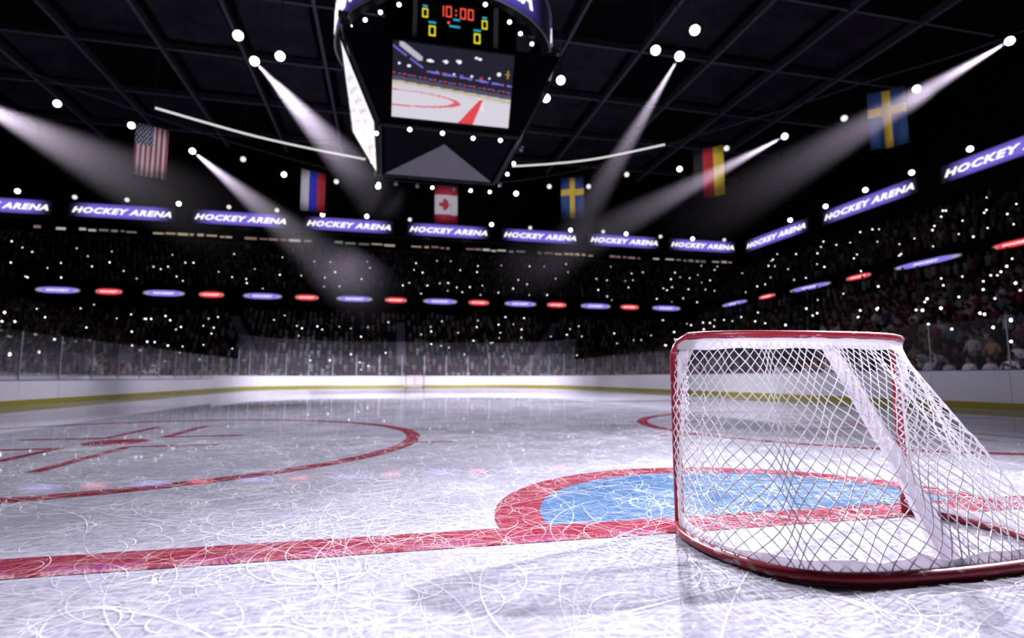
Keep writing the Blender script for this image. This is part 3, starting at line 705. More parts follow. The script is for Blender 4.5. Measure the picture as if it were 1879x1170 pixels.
# ------------------------------------------------------------------ lettering
def text_mesh(s, width, height, shear=.25, depth=.012, bold=.02, bend=None):
    cu_ = bpy.data.curves.new('lettering', 'FONT'); cu_.body = s; cu_.size = 1; cu_.shear = shear; cu_.offset = bold; cu_.extrude = .02; cu_.resolution_u = 2; cu_.space_character = 1.12
    o = bpy.data.objects.new('t', cu_); COL.objects.link(o); dg = bpy.context.evaluated_depsgraph_get(); dg.update()
    me = bpy.data.meshes.new_from_object(o.evaluated_get(dg)); me.name = 'lettering'; bpy.data.objects.remove(o)
    n = len(me.vertices); co = np.empty(n*3); me.vertices.foreach_get('co', co); co = co.reshape(-1,3)
    lo, hi = co.min(0), co.max(0)
    x = ((co[:,0]-lo[0])/(hi[0]-lo[0])-.5)*width; z = ((co[:,1]-lo[1])/(hi[1]-lo[1])-.5)*height; y = -(co[:,2]-lo[2])/(hi[2]-lo[2])*depth
    if bend:
        R, a0 = bend; a = a0+x/R; rr = R-y
        out = np.stack([rr*np.sin(a), -rr*np.cos(a), z], 1)
    else: out = np.stack([x, y, z], 1)
    me.vertices.foreach_set('co', out.reshape(-1)); me.update(); return me
def paint_grid(name, fn, nx, nz, place, mats, parent):
    """a sheet of nx by nz cells; fn(u,v) gives the display or print colour, place(u,v) the point"""
    V = [place(i/nx, j/nz) for j in range(nz+1) for i in range(nx+1)]
    F = [(j*(nx+1)+i, j*(nx+1)+i+1, (j+1)*(nx+1)+i+1, (j+1)*(nx+1)+i) for j in range(nz) for i in range(nx)]
    me = bpy.data.meshes.new(name); me.from_pydata([tuple(v) for v in V], [], F)
    at = me.attributes.new('Color', 'FLOAT_COLOR', 'POINT')
    C = [(*fn(i/nx, j/nz), 1) for j in range(nz+1) for i in range(nx+1)]
    at.data.foreach_set('color', np.array(C).reshape(-1)); me.materials.append(mats); me.polygons.foreach_set('use_smooth', [True]*len(F)); me.update()
    o = bpy.data.objects.new(name, me); COL.objects.link(o); o.parent = parent; return o
M['led'] = attr_mat('led_display', 1.2)
PUR = srgb(112, 98, 205); PURD = srgb(40, 30, 120); NAVY = srgb(8, 8, 22); REDL = srgb(225, 55, 70); LAV = srgb(150, 140, 235)
lerp3 = lambda a, b_, t: tuple(x+(y-x)*t for x, y in zip(a, b_))
def banner_col(u, v):
    k = max(0, 1-abs(u-.5)*2); k = min(1, k*2.4); e = max(0, 1-abs(v-.5)*2); k *= min(1, .35+e*1.6) if u > .06 and u < .94 else .6*min(1, e*2)
    return lerp3(NAVY, PUR, k**1.2)
ban_txt = text_mesh('HOCKEY ARENA', 11.3, .78, .3, .03, .035)
def banner(x, y, z, w_, rot, label, wid=11.95):
    root = tag(empty('banner_sign', (x, y, z), (0,0,rot)), label, 'banner', 'lit banners round the hall')
    q = MB(); q.box((0,.12,0), (w_+.3, .16, 2.0)); q.build('casing', M['dark'], root)
    paint_grid('screen', banner_col, 40, 8, lambda u, v: (( u-.5)*w_, 0, (v-.5)*1.85), M['led'], root)
    o = bpy.data.objects.new('lettering', ban_txt if ban_txt.materials else ban_txt); COL.objects.link(o); o.parent = root; o.location = (0,-.03,-.02); o.scale = (w_/11.95, 1, 1.0)
    return root
ban_txt.materials.append(M['letter'])
for i, x in enumerate((-50.3,-36.4,-22.3,-8.3,5.65,19.5,33.2,46.9)):
    banner(x, 75.0, 22.25, 11.95, 0, f"purple lit HOCKEY ARENA banner on the far wall, {ORD[7-i]} from the right corner")
for i, y in enumerate((67.1, 50.8, 34.5)):
    banner(54.0, y, 22.2, 13.6, -PI/2, f'purple lit HOCKEY ARENA banner on the right wall, {ORD[i]} out from the corner')
# small oval signs along the balcony
def oval(colA, colE):
    def f(u, v):
        x = abs(u-.5)*2; y = abs(v-.5)*2; k = x**2.2+y**2
        if k > 1: return NAVY
        c = lerp3(colA, colE, max(0, (x-.62)/.38)**1.3); return lerp3(c, NAVY, max(0, k-.75)*3)
    return f
oP = oval(lerp3(PUR, LAV, .4), (.50,.48,.46)); oR = oval(REDL, srgb(235,150,150))
hock = text_mesh('HOCKEY', 2.2, .22, .25, .02, .03); hock.materials.append(M['letter'])
def sign(x, y, rot, w_, kind, label, zs=1):
    root = tag(empty('balcony_sign', (x, y, 10.58), (0,0,rot)), label, 'lit sign', f"{'violet' if kind == 'p' else 'red'} signs along the balcony")
    q = MB(); q.box((0,.08,0), (w_+.1, .1, .72)); q.build('casing', M['dark'], root)
    paint_grid('screen', oP if kind == 'p' else oR, 36, 10, lambda u, v: ((u-.5)*w_, 0, (v-.5)*.74), M['led'], root)
    o = bpy.data.objects.new('lettering', hock); COL.objects.link(o); o.parent = root; o.location = (0,-.02,0); o.scale = ((1 if kind == 'p' else .8), 1, 1)
    root.scale = (1, 1, zs)
xs = [(-42.9,2.6,'r')]
for i in range(8):
    xs.append((-38.2+10.47*i, 4.3, 'p'))
    if i < 7: xs.append((-38.2+10.47*i+4.95, 2.7, 'r'))
ip = ir = 0
for x, w_, k in xs:
    if k == 'p': n_ = ip; ip += 1; c = 'violet'
    else: n_ = ir; ir += 1; c = 'red'
    sign(x, 65.9, 0, w_, k, f'small glowing {c} oval sign on the far balcony, {ORD[n_]} {c} one from left')
ip = ir = 0
for y, w_, k in ((59.4,5.3,'p'),(53.1,3.0,'r'),(46.3,5.9,'p'),(40.,2.9,'r'),(33.2,6.0,'p'),(26.4,3.2,'r')):
    if k == 'p': n_ = ip; ip += 1; c = 'violet'
    else: n_ = ir; ir += 1; c = 'red'
    sign(41.25, y, -PI/2, w_, k, zs=.68, label= f'small glowing {c} sign on the right balcony, {ORD[n_]} {c} one from the corner')
# row of small lit box windows high on the far wall
WT = [mat('lit_pane_%d' % i, (.02,.02,.02), .5, emis=c, estr=s) for i, (c, s) in enumerate(((( .75,.58,.40),.5),((.80,.74,.66),.55),((.62,.36,.36),.38),((.40,.52,.46),.34),((.50,.42,.34),.25)))]
q = MB(); q.box((0,75.1,20.9), (108,.3,.25)); q.box((0,75.1,18.9), (108,.3,.3)); tag(q.build('trim_1', M['truss']), None, None, kind='structure')
x = -46.; n_ = 1
while x < 52:
    w_ = random.uniform(.4, 1.5)
    if math.sin(x*.62)+math.sin(x*1.7)*.5 > -.75:
        f_ = MB(); hh_ = random.uniform(.16,.34); f_.box((x+w_/2, 74.98, 19.75), (w_+.1, .1, .62)); fo = f_.build(f'window_{n_}', M['dark']); fo['kind'] = 'structure'
        f_ = MB(); zc = 19.62+random.uniform(0,.12); f_.add([(x, 74.9, zc-hh_/2),(x+w_, 74.9, zc-hh_/2),(x+w_, 74.9, zc+hh_/2),(x, 74.9, zc+hh_/2)], [(0,1,2,3)])
        ph = (x+60) % 27; f_.build('pane', WT[(0 if ph < 9 else 2 if ph < 16 else 1 if ph < 20 else 3 if ph < 25 else 4)], fo); n_ += 1
    x += w_+random.uniform(.12,.5)

# ------------------------------------------------------------------ lamps
def lamp_proto(r, name):
    """round flood lamp looking along its own -Z: housing with cooling ribs, glowing lens, yoke and clamp"""
    root = empty(name)
    q = MB(); q.lathe([(r*.35,r*1.25),(r*.62,r*1.1),(r*.66,r*.6),(r*.95,r*.15),(r*1.08,-.02),(r*1.08,-r*.12),(r*.98,-r*.12),(r*.95,0)], 20)
    for k in range(3): q.lathe([(r*.64,r*(.7+.14*k)),(r*.78,r*(.72+.14*k)),(r*.78,r*(.75+.14*k)),(r*.64,r*(.77+.14*k))], 20)
    q.build('housing', M['metal'], root, False)
    q = MB(); q.lathe([(r*.97,-.01),(r*.9,-r*.14),(r*.6,-r*.3),(r*.2,-r*.36)], 20); q.build('lens', M['lens'], root, True)
    q = MB(); q.tube([(r*1.12*math.cos(a), 0, r*.3+r*1.35*math.sin(a)) for a in [PI*i/14 for i in range(15)]], r*.07, 6); q.box((0,0,r*1.75), (r*.35,r*.35,r*.3)); q.build('yoke', M['truss'], root)
    return root
def aim(o, target):
    d = (Vector(target)-o.location).normalized(); o.rotation_euler = d.to_track_quat('-Z', 'Y').to_euler()
big = lamp_proto(.34, 'pendant_lamp'); kids_of(big); mid = lamp_proto(.25, 'spot_lamp'); kids_of(mid); flo = lamp_proto(.27, 'wall_lamp'); kids_of(flo)
used = set()
def dimmed(proto):
    o = copy_tree(proto)
    for ch in COL.objects:
        if ch.parent is o and ch.name.startswith('lens'): ch.data = DIM[proto.name]
    return o
DIM = {}
for pr in (mid, flo):
    for ch in COL.objects:
        if ch.parent is pr and ch.name.startswith('lens'):
            me = ch.data.copy(); me.materials[0] = M['lens_dim']; DIM[pr.name] = me
def lamp(proto, p, label, group, tgt=(0,16,0), hang=None, dim=False):
    if dim: o = dimmed(proto)
    else: o = proto if proto.name not in used else copy_tree(proto); used.add(proto.name)
    if dim: label = label.replace('white', 'dim white', 1)
    o.location = p; aim(o, tgt); tag(o, label, 'lamp', group)
    if hang:
        q = MB(); inv = (Matrix.Translation(p) @ o.rotation_euler.to_matrix().to_4x4()).inverted()
        q.tube([inv @ Vector((p[0], p[1], p[2]+.55)), inv @ Vector((p[0], p[1], hang))], .035, 6); q.build('drop_rod', M['truss'], o)
    return o
CL = [((-13.54,36.48,25),'upper left lamp of the trio left of the scoreboard cube'),((-13.14,39.62,25),'lowest lamp, with a beam, in the trio left of the scoreboard cube'),((-11.12,38.5,25),'right lamp of the trio left of the scoreboard cube'),
      ((16.07,31.56,25),'left lamp of the trio right of the scoreboard cube'),((18.19,31.86,25),'lowest lamp, with a beam, in the trio right of the scoreboard cube'),((17.61,28.79,25),'topmost lamp of the trio right of the scoreboard cube'),
      ((10.5,37.03,25),'upper lamp of the pair close right of the scoreboard cube'),((10.15,40.07,25),'lower lamp of the pair close right of the scoreboard cube')]
for p, l in CL: lamp(big, p, 'white round '+l, 'ceiling lamp clusters', tgt=(p[0]*.25, 10, 0), hang=30.0)
R2 = [(-27.54,42.9),(-23.69,45.72),(-20.56,50.27),(-16.51,51.29),(-13.44,54.63),(-8.41,55.57),(-4.11,56.14),(11.02,55.08),(14.01,52.04),(18.17,51.1),(20.71,46.91),(25.22,44.38),(26.79,38.94),(30.2,35.63),(32.53,31.72),(33.97,26.78),(34.28,20.91)]
R2L = ['farthest left','at the top left of the striped flag','right of the striped flag, with a beam','second to the right of the striped flag','left of the white, blue and red flag','right of the white, blue and red flag','below the left foot of the scoreboard cube',
       'two lamps left of the small yellow cross flag','just left of the small yellow cross flag','just right of the small yellow cross flag','midway between small yellow cross flag and gold flag','left of the gold banded flag','at the right corner of the gold banded flag','right of the gold banded flag, with a beam','left of the large yellow cross flag','at top right of the large yellow cross flag','at its far right end, sending out a beam']
for k_, ((x, y), l) in enumerate(zip(R2, R2L)): lamp(mid, (x, y, 21.6), 'white lamp on the ring cable '+l, 'lamps along the ring cable', tgt=(x*.2, 8, 0), dim=k_ in (3,5,8,9,10,12,14))
R3 = [(-47.54,23.72),(-41.4,23.42),(-35.6,23.49),(-29.63,23.41),(-23.64,23.39),(-17.69,23.35),(-11.81,23.14),(-5.95,23.29),(-.03,23.21),(11.78,23.23),(17.65,23.09),(23.97,23.14),(29.26,23.2),(33.05,23.08),(38.88,22.98),(44.5,22.94),(50.19,23.08)]
def wall_lamp(p, rot_back, label, dim):
    o = lamp(flo, p, label, 'flood lamps along the wall banners', tgt=(p[0]*.3, 10, 2), dim=dim)
    inv = (Matrix.Translation(p) @ o.rotation_euler.to_matrix().to_4x4()).inverted(); bx = Vector(p)+Vector(rot_back)
    q = MB(); q.tube([inv @ Vector(p)+Vector((0,0,.5)), inv @ bx], .05, 6); q.build('wall_arm', M['truss'], o)
for i, (x, z) in enumerate(R3): wall_lamp((x, 74.0, z+.1), (0,1.25,.1), f'white flood lamp above the far wall banners, {ORD[i]} from the left', i in (1,2,4,5,8,10,12,14,16))
for i, (y, z) in enumerate(((62.4,23.23),(55.88,23.21),(49.7,23.32),(43.7,23.24),(37.48,23.32))): wall_lamp((53.0, y, z+.1), (1.25,0,.1), f'white flood lamp above the right wall banners, {ORD[i]} from the corner', False)

# ------------------------------------------------------------------ ring cable, white rail and flags
CB = [(-30.12,35.99),(-28.43,38.05),(-25.19,41.29),(-20.75,45.2),(-15.82,49.05),(-8.08,53.45),(-2.62,54.93),(2.88,54.71),(9.97,52.43),(17.46,46.18),(23.87,37.18),(27.65,31.87),(30.49,27.14),(33.47,23.0),(35.4,18.5),(36.5,13)]
q = MB(); q.tube(catmull([(x, y, 22.0) for x, y in CB], 6), .06, 6); tag(q.build('ring_cable', M['truss']), 'thin dark ring cable sweeping round the hall above the flags', 'cable')
for pts_, l in (([(-24.37,51.66),(-17.54,55.65),(-12,57.9),(-5.73,59.82)], 'left of the scoreboard cube'), ([(11.28,58.15),(16,56.2),(20.5,53.56),(26.,48.53)], 'right of the scoreboard cube')):
    q = MB(); q.tube(catmull([(x, y, 26.0) for x, y in pts_], 8), .11, 8); ro = q.build('white_rail', M['rail_glow'])
    tag(ro, 'long curved white rail under the ceiling, '+l, 'light rail', 'curved white rails')
    for x, y in pts_:
        q = MB(); q.tube([(x, y, 26.1), (x, y, 30.8)], .03, 5); q.build('hanger_wire', M['truss'], ro)
q = MB(); q.tube(catmull([(26.,48.53,26.),(30.,44.,26.5),(33,38,27)], 6), .04, 6); tag(q.build('support_cable', M['truss']), 'thin grey support cable running on from the right white rail', 'cable')
def poly_in(px, py, P):
    c = False; j = len(P)-1
    for i in range(len(P)):
        if (P[i][1] > py) != (P[j][1] > py) and px < (P[j][0]-P[i][0])*(py-P[i][1])/(P[j][1]-P[i][1])+P[i][0]: c = not c
        j = i
    return c
leafh = [(0,1),(.12,.72),(.27,.80),(.22,.30),(.38,.47),(.45,.34),(.70,.40),(.62,.20),(.75,.10),(.42,-.16),(.46,-.32),(.06,-.24),(.05,-.62)]
leaf = leafh + [(-x, y) for x, y in leafh[::-1]]
FR = (.36,.015,.03); FW = (.52,.51,.52); FB = (.012,.03,.36)
def f_us(u, v):   # canton upper left, stripes hanging down
    if u < .54 and v > .60:
        x = u/.54*5; y = (v-.6)/.4*8.; k = int(y) ; xx = x + (.5 if k % 2 else 0)
        if abs(xx % 1-.5) < .21 and abs(y % 1-.5) < .30: return FW
        return (.008,.018,.07)
    return (.30,.02,.035) if int(u*13) % 2 == 0 else FW
def f_ru(u, v): return (.50,.50,.52) if u < .345 else ((.015,.02,.38) if u < .66 else (.36,.015,.02))
def f_ca(u, v):
    if v > .75 or v < .25: return FR
    x, y = (u-.5)/.36, (v-.5)/.20       # the leaf lies on its side
    return FR if poly_in(y*.9, -x, leaf) else FW
def f_sw(u, v): return (.52,.36,.03) if abs(u-.5) < .105 or abs(v-.64) < .075 else (.012,.045,.16)
def f_de(u, v): return (.006,.006,.006) if u < .333 else ((.40,.012,.02) if u < .666 else (.55,.40,.02))
M['flag'] = attr_mat('flag_cloth', 0, .8)
FL = [((-22.99,44.85),(-20.98,45.92),4.34,f_us,'stars and stripes flag in red, white and blue hanging at the left'),
      ((-11.44,52.41),(-9.23,53.41),4.15,f_ru,'flag with white, blue and red upright bands hanging left of the scoreboard cube'),
      ((1.84,54.16),(4.3,54.12),4.23,f_ca,'red and white flag with a red maple leaf hanging below the scoreboard cube'),
      ((14.43,49.32),(16.59,48.35),4.33,f_sw,'smaller blue flag with yellow cross hanging right of the scoreboard cube'),
      ((24.06,40.06),(25.94,38.18),4.56,f_de,'black, red and gold banded flag hanging at the right'),
      ((31.06,28.19),(32.75,26.64),4.25,f_sw,'largest blue flag with yellow cross hanging far out at the right')]
for k, (A, B_, h_, fn, l) in enumerate(FL):
    A = Vector((*A, 21.55)); B_ = Vector((*B_, 21.55)); root = tag(empty('flag', (A+B_)/2), l, 'flag', 'national flags on the ring cable')
    d = (B_-A)/2; nn = Vector((d.y, -d.x, 0)).normalized()
    def place(u, v, d=d, nn=nn, h_=h_, k=k):
        wv = .07*math.sin(u*9+k+v*1.4)*(1.15-v)+.05*math.sin(u*17+k*2-v*2)*(1.1-v)
        return d*(2*u-1)+nn*wv+Vector((0,0,-(1-v)*h_-.05*math.sin(u*7+k)*(1-v)))
    paint_grid('cloth', fn, 78, 104, place, M['flag'], root)
    q = MB(); q.tube([-d*1.05, d*1.05], .035, 6); q.build('top_pole', M['truss'], root)
    for s in (-.9, .9):
        q = MB(); q.tube([d*s, d*s+Vector((0,0,.45))], .015, 4); q.build('tie_cord', M['truss'], root)

# ------------------------------------------------------------------ scoreboard cube
JX, JY = 0., 25.3
J = tag(empty('scoreboard_cube', (JX, JY, 12.6)), 'huge dark scoreboard cube with screens and a lit ring hanging over centre ice', 'scoreboard')
jl = lambda x, y, z: Vector((x-JX, y-JY, z-12.6))
w0, w1, z0, z1 = 3.4, 5.25, 12.75, 16.45     # half widths and heights of the tapering body
q = MB()
def sq(w_, z, ch=0.):
    return [jl(JX+x, JY+y, z) for x, y in ((-w_,-w_),(w_,-w_),(w_,w_),(-w_,w_))]
V = sq(w0-.12, z0)+sq(w0-.12+(w1-w0)*.93, z0+(z1-z0)*.93)+sq(3.25, 17.2)+sq(3.2, 20.6)
q.add(V, [(4*j+k, 4*j+(k+1) % 4, 4*j+4+(k+1) % 4, 4*j+4+k) for j in range(3) for k in range(4)]+[(12,13,14,15)])
q.build('body', M['darker'], J)
# underside: a shallow hollow of four sheets, the far one pale
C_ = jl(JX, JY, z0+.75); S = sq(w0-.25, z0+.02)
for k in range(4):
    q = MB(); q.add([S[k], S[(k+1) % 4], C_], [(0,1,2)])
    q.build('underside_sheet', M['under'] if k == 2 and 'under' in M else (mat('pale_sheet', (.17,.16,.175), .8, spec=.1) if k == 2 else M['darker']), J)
q = MB()
for k in range(4):
    a, c = sq(w0-.05, z0)[k], sq(w0-.05, z0)[(k+1) % 4]; q.tube([a, c], .09, 6)
q.build('lower_rim', M['rimd'], J)
def face(k, u, v, off=0.):
    """point on slanted face k (0 near, 1 right, 2 far, 3 left); u across, v up"""
    w_ = w0+(w1-w0)*v; z = z0+(z1-z0)*v; n = off
    p = Vector(((u-.5)*2, -(w_+n*.89), z-12.6-n*.45))
    return Matrix.Rotation(k*PI/2, 3, 'Z') @ p
# picture on the near screen: the rink itself with net, stands and lamps
def picture(u, v):
    hz = .50-.10*u
    if v < hz:
        c = (.56,.53,.60)
        c = lerp3(c, (.42,.39,.47), max(0, v/hz-.75)*2.5)
        if abs(v-(hz-.018-.05*max(0, u-.55))) < .012: return (.42,.36,.16)
        e = ((u-.02)/.52)**2+((v-.27)/.105)**2
        if abs(e-1) < (.16 if v < .27 else .10): return (.58,.10,.13)
        x0 = .555+(.735-.555)*min(1, v/.36); wd = .115*(1-v/.40)
        if v < .36 and x0 <= u <= x0+wd+.015: return (.62,.045,.06)
        if .715 < u < .715+.07*(1-(v-.2)/.3) and .20 < v < .40: return (.66,.60,.62)
        return c
    if v < hz+.06: return (.07,.06,.085)
    y = v-hz
    if y < .17: 
        c = (.010,.008,.016)
        if abs(y-.085-.02*abs(u-.4)) < .010:
            s = (u*12) % 1; return (.40,.04,.05) if s < .3 else ((.09,.08,.40) if .5 < s < .85 else c)
        return c
    rb = .185 + (max(0, .28-u)*.9)
    if abs(y-rb) < .013 and (u*7.3) % 1 < .8: return (.16,.13,.55)
    for lx, ly, r_ in ((.13,.70,.014),(.30,.80,.016),(.43,.81,.018),(.54,.83,.018),(.68,.91,.014),(.71,.90,.014),(.88,.73,.017),(.36,.66,.010),(.50,.66,.008),(.65,.66,.011),(.80,.66,.008),(.05,.72,.010),(.13,.60,.010),(.20,.58,.009),(.28,.80,.010),(.32,.795,.010),(.52,.84,.010),(.41,.815,.010)):
        if (u-lx)**2+((v-ly)*.75)**2 < r_*r_: return (.85,.9,1.)
    if .05 < u < .24 and abs(v-(.99-(u-.05)*1.05)) < .045 and v > .78: return (.42,.38,.45)
    if .93 < u < .98 and (abs(u-.955) < .008 or abs(v-.74) < .01) and .68 < v < .80: return (.35,.2,.03)
    for fx, fc in ((.29,(.30,.08,.02)),(.42,(.25,.10,.03)),(.565,(.25,.03,.30)),(.73,(.35,.05,.05))):
        if abs(u-fx) < .014 and .60 < v < .67: return fc
    return (.009,.008,.018)
scr = lambda k, a, c, e, f_: (lambda u, v: face(k, a+(c-a)*u*1., e+(f_-e)*v, .10))
def screen(k, fn, u0, u1, v0, v1, nx=150, nz=100, trap=False):
    global face2
    face2 = (lambda k, x, v, off: face2a(k, x*(w0+(w1-w0)*v-.12), v, off)) if trap else face2a
    root = MB()
    for (a, c, e, f_) in ((u0-.012,u1+.012,v0-.02,v0),(u0-.012,u1+.012,v1,v1+.02),(u0-.012,u0,v0,v1),(u1,u1+.012,v0,v1)):
        P = [face2(k, a, e, .05), face2(k, c, e, .05), face2(k, c, f_, .05), face2(k, a, f_, .05)]; Q = [face2(k, a, e, .16), face2(k, c, e, .16), face2(k, c, f_, .16), face2(k, a, f_, .16)]
        root.add(P+Q, [(4,5,6,7),(0,1,5,4),(1,2,6,5),(2,3,7,6),(3,0,4,7)])
    fo = root.build('screen_frame', M['dark'], J)
    paint_grid('screen', fn, nx, nz, lambda u, v: face2(k, u0+(u1-u0)*u, v0+(v1-v0)*v, .12), M['led'], fo)
def face2a(k, x, v, off):
    """like face() but x is metres from the face's middle"""
    w_ = w0+(w1-w0)*v; z = z0+(z1-z0)*v
    return Matrix.Rotation(k*PI/2, 3, 'Z') @ Vector((x, -(w_+off*.89), z-12.6-off*.45))
screen(0, picture, -2.82, 2.72, .085, .855)
def advert(u, v):
    if .12 < u < .42 and .10 < v < .30 and abs(math.sin(u*21)*.5+v*5-1.0) < .35: return (.55,.03,.06)
    if .55 < u < .9 and .3 < v < .9 and (math.sin(u*33)*math.sin(v*41+u*9)) > .72: return (.12,.10,.12)
    if v > .45 and .1 < u < .5 and (math.sin(u*40)*math.sin(v*30)) > .80: return (.5,.12,.16)
    if u < .05 and v < .4: return (.7,.6,.1)
    return (.82,.79,.84)
screen(3, advert, -.98, .98, .04, .86, 60, 60, True)
screen(1, advert, -.98, .98, .04, .86, 60, 60, True)
# scoreboard with seven-segment figures on the upper near face
sb = MB(); zc = 17.4
SO = 1.20   # the score panel hangs on the set-back upper body, inside the lit ring
def up(x, z, off): return Vector((x*1.06+.12, -3.25-off, (z-16.52)*1.10+17.24-12.6))
def slab(q, x0, x1, za, zb, o0, o1, mi=0):
    P = [up(x0,za,o0), up(x1,za,o0), up(x1,zb,o0), up(x0,zb,o0)]; Q = [up(x0,za,o1), up(x1,za,o1), up(x1,zb,o1), up(x0,zb,o1)]
    q.add(P+Q, [(4,5,6,7),(0,1,5,4),(1,2,6,5),(2,3,7,6),(3,0,4,7)], mi)
BX0, BX1, BZ0, BZ1 = -1.72, 1.78, 16.52, 18.35
slab(sb, BX0, BX1, BZ0, BZ1, .02, .14); sbo = sb.build('score_panel', M['darker'], J)
q = MB(); slab(q, BX0-.22, BX0-.02, BZ0-.1, BZ1, .0, .30); slab(q, BX1+.02, BX1+.22, BZ0-.1, BZ1, .0, .30); q.build('side_rail', mat('bright_rail', (.6,.6,.64), .5), sbo)
q = MB(); slab(q, BX0, BX1, BZ1-.06, BZ1-.01, .14, .17); slab(q, BX1-.14, BX1-.09, BZ0, BZ1, .14, .17); q.build('inner_trim', M['truss'], sbo)
RD = mat('red_segment', (.1,0,0), .5, emis=(1.,.10,.06), estr=.95); YL = mat('yellow_segment', (.1,.1,0), .5, emis=(.85,.78,.03), estr=.9); CYN = mat('cyan_caption', (0,.1,.1), .5, emis=(.03,.42,.62), estr=.8); OFFS = mat('unlit_segment', (.05,.05,.05), .6)
SEG = {'0':'abcdef','1':'bc','8':'abcdefg'}
def digit(ch, x, z, w_, h_, mt, name):
    q = MB(); t = w_*.20; hw = w_/2; hh_ = h_/2; g = .012
    for s in SEG[ch]:
        if s == 'a': r_ = (-hw+g, hw-g, hh_-t, hh_)
        if s == 'd': r_ = (-hw+g, hw-g, -hh_, -hh_+t)
        if s == 'g': r_ = (-hw+t, hw-t, -t/2, t/2)
        if s == 'b': r_ = (hw-t, hw, g, hh_-g)
        if s == 'c': r_ = (hw-t, hw, -hh_+g, -g)
        if s == 'f': r_ = (-hw, -hw+t, g, hh_-g)
        if s == 'e': r_ = (-hw, -hw+t, -hh_+g, -g)
        slab(q, x+r_[0], x+r_[1], z+r_[2], z+r_[3], .14, .165)
    q.build(name, mt, sbo)
for ch, x in (('8',-.92),('1',-.66),('0',-.30),('0',.36),('0',.72)): digit(ch, x, 17.93, .27, .52, OFFS if ch == '8' else RD, 'clock_figure')
q = MB(); slab(q, .0, .07, 17.99, 18.06, .14, .165); slab(q, .0, .07, 17.78, 17.85, .14, .165); q.build('clock_colon', RD, sbo)
q = MB(); slab(q, -.36, -.25, 17.36, 17.47, .14, .165); q.build('period_dot', RD, sbo)
for x, z in ((-1.38,17.72),(1.38,17.55)): digit('0', x, z, .27, .42, YL, 'penalty_figure')
for x, z in ((-1.05,16.92),(1.03,16.84)): digit('0', x, z, .31, .48, YL, 'score_figure')
for x in (-1.42,-.72,-.22,.06,.70,1.38): digit('8', x, 16.90 if x < 0 else 16.86, .25, .42, OFFS, 'blank_figure')
for x, z, w_ in ((-1.38,18.0,.22),(1.38,17.84,.22),(-1.05,17.27,.34),(1.03,17.18,.34),(.06,17.55,.30),(-.02,17.22,.5)):
    q = MB(); slab(q, x-w_/2, x+w_/2, z, z+.085, .14, .165); q.build('caption', CYN, sbo)
# ring with lettering
RR, RZ0, RZ1 = 5.78, 18.25, 20.35
def ringpt(a, r, z): return jl(JX+r*math.sin(a), JY-r*math.cos(a), z)
TE = [math.radians(k) for k in (-6, -102, 118)]
def ringcol(u, v):
    a = (u-.5)*2*PI; k = 0
    for t in TE:
        d = (a-t+PI) % (2*PI)-PI; k = max(k, 1-abs(d)/.98)
    return lerp3(NAVY, srgb(90,76,190), min(1, max(0, k)*1.8)*(.55+.45*min(1, (1-abs(v-.5)*2)*2)))
fa = paint_grid('ring_fascia', ringcol, 160, 8, lambda u, v: ringpt((u-.5)*2*PI, RR, RZ0+(RZ1-RZ0)*v), M['led'], J)
q = MB(); N = 96
q.strip([ringpt(2*PI*i/N, RR-.5, RZ0+.02) for i in range(N)], [ringpt(2*PI*i/N, RR-.03, RZ0) for i in range(N)], closed=True)
q.strip([ringpt(2*PI*i/N, RR-.5, RZ1) for i in range(N)], [ringpt(2*PI*i/N, RR-.5, RZ0+.02) for i in range(N)], closed=True)
q.build('ring_inner', M['dark'], J)
for z in (RZ0, RZ1):
    q = MB(); q.tube([ringpt(2*PI*i/N, RR+.02, z) for i in range(N)], .055, 6, closed=True); q.build('ring_trim', M['rimw'] if 'rimw' in M else mat('pale_trim', (.55,.55,.6), .35), J, True)
for t in TE:
    me = text_mesh('HOCKEY ARENA', 9.4, 1.15, .12, .05, .03, bend=(RR+.02, t)); me.materials.append(M['letter'])
    o = bpy.data.objects.new('lettering', me); COL.objects.link(o); o.parent = fa; o.location = (0,0,(RZ0+RZ1)/2-12.6)
q = MB()
for k in range(8):
    a = 2*PI*k/8+.2; q.tube([ringpt(a, RR-.3, RZ1), ringpt(a, 3.0, 24)], .05, 5); q.tube([ringpt(a, 3.0, 24), ringpt(a, 3.4, 30.8)], .06, 5)
q.build('hanging_cable', M['truss'], J)
def small_lamp(p, r, tgt, parent):
    p = Vector(p); d = (Vector(tgt)-p).normalized(); Mx = Matrix.Translation(p) @ d.to_track_quat('-Z','Y').to_matrix().to_4x4()
    q = MB(); q.lathe([(r*.5,r*2.2),(r*.9,r*2.0),(r*1.05,r*.2),(r*1.15,-r*.2),(r*.98,-r*.2)], 12, Mx); o = q.build('lamp', M['metal'], parent)
    q = MB(); q.lathe([(r*.96,-r*.15),(r*.7,-r*.42),(r*.2,-r*.5)], 12, Mx); q.build('lamp_lens', M['lens2'], o, True)
for x, y in ((-4.9,23.14),(-4.17,22.47),(-3.45,21.73),(-2.6,20.99),(2.67,21.08),(3.4,21.84),(4.18,22.54),(-1.2,20.0),(1.3,20.1)): small_lamp(jl(x, y, 18.15), .10, jl(x*.6, 10, 0), J)
for x, y in ((-1.98,21.54),(-.46,21.6),(1.03,21.81),(2.36,21.76),(-3.5,22.3),(-3.71,24.32),(-3.75,25.85),(-3.61,27.68),(-3.48,29.3),(3.6,22.6),(3.65,24.44),(3.65,26.04),(3.6,27.9),(-2.47,29.1),(-1.2,29.2),(-.32,29.2),(1.0,29.2),(2.03,29.2),(3.22,29.2)):
    lit = (x, y) not in ((-2.47,29.1),(-1.2,29.2),(1.0,29.2),(-3.61,27.68),(3.6,27.9),(3.6,22.6))
    small_lamp(jl(x, y, 12.42), .10, jl(x*.5, 8 if lit else 60, 0 if lit else 8), J)
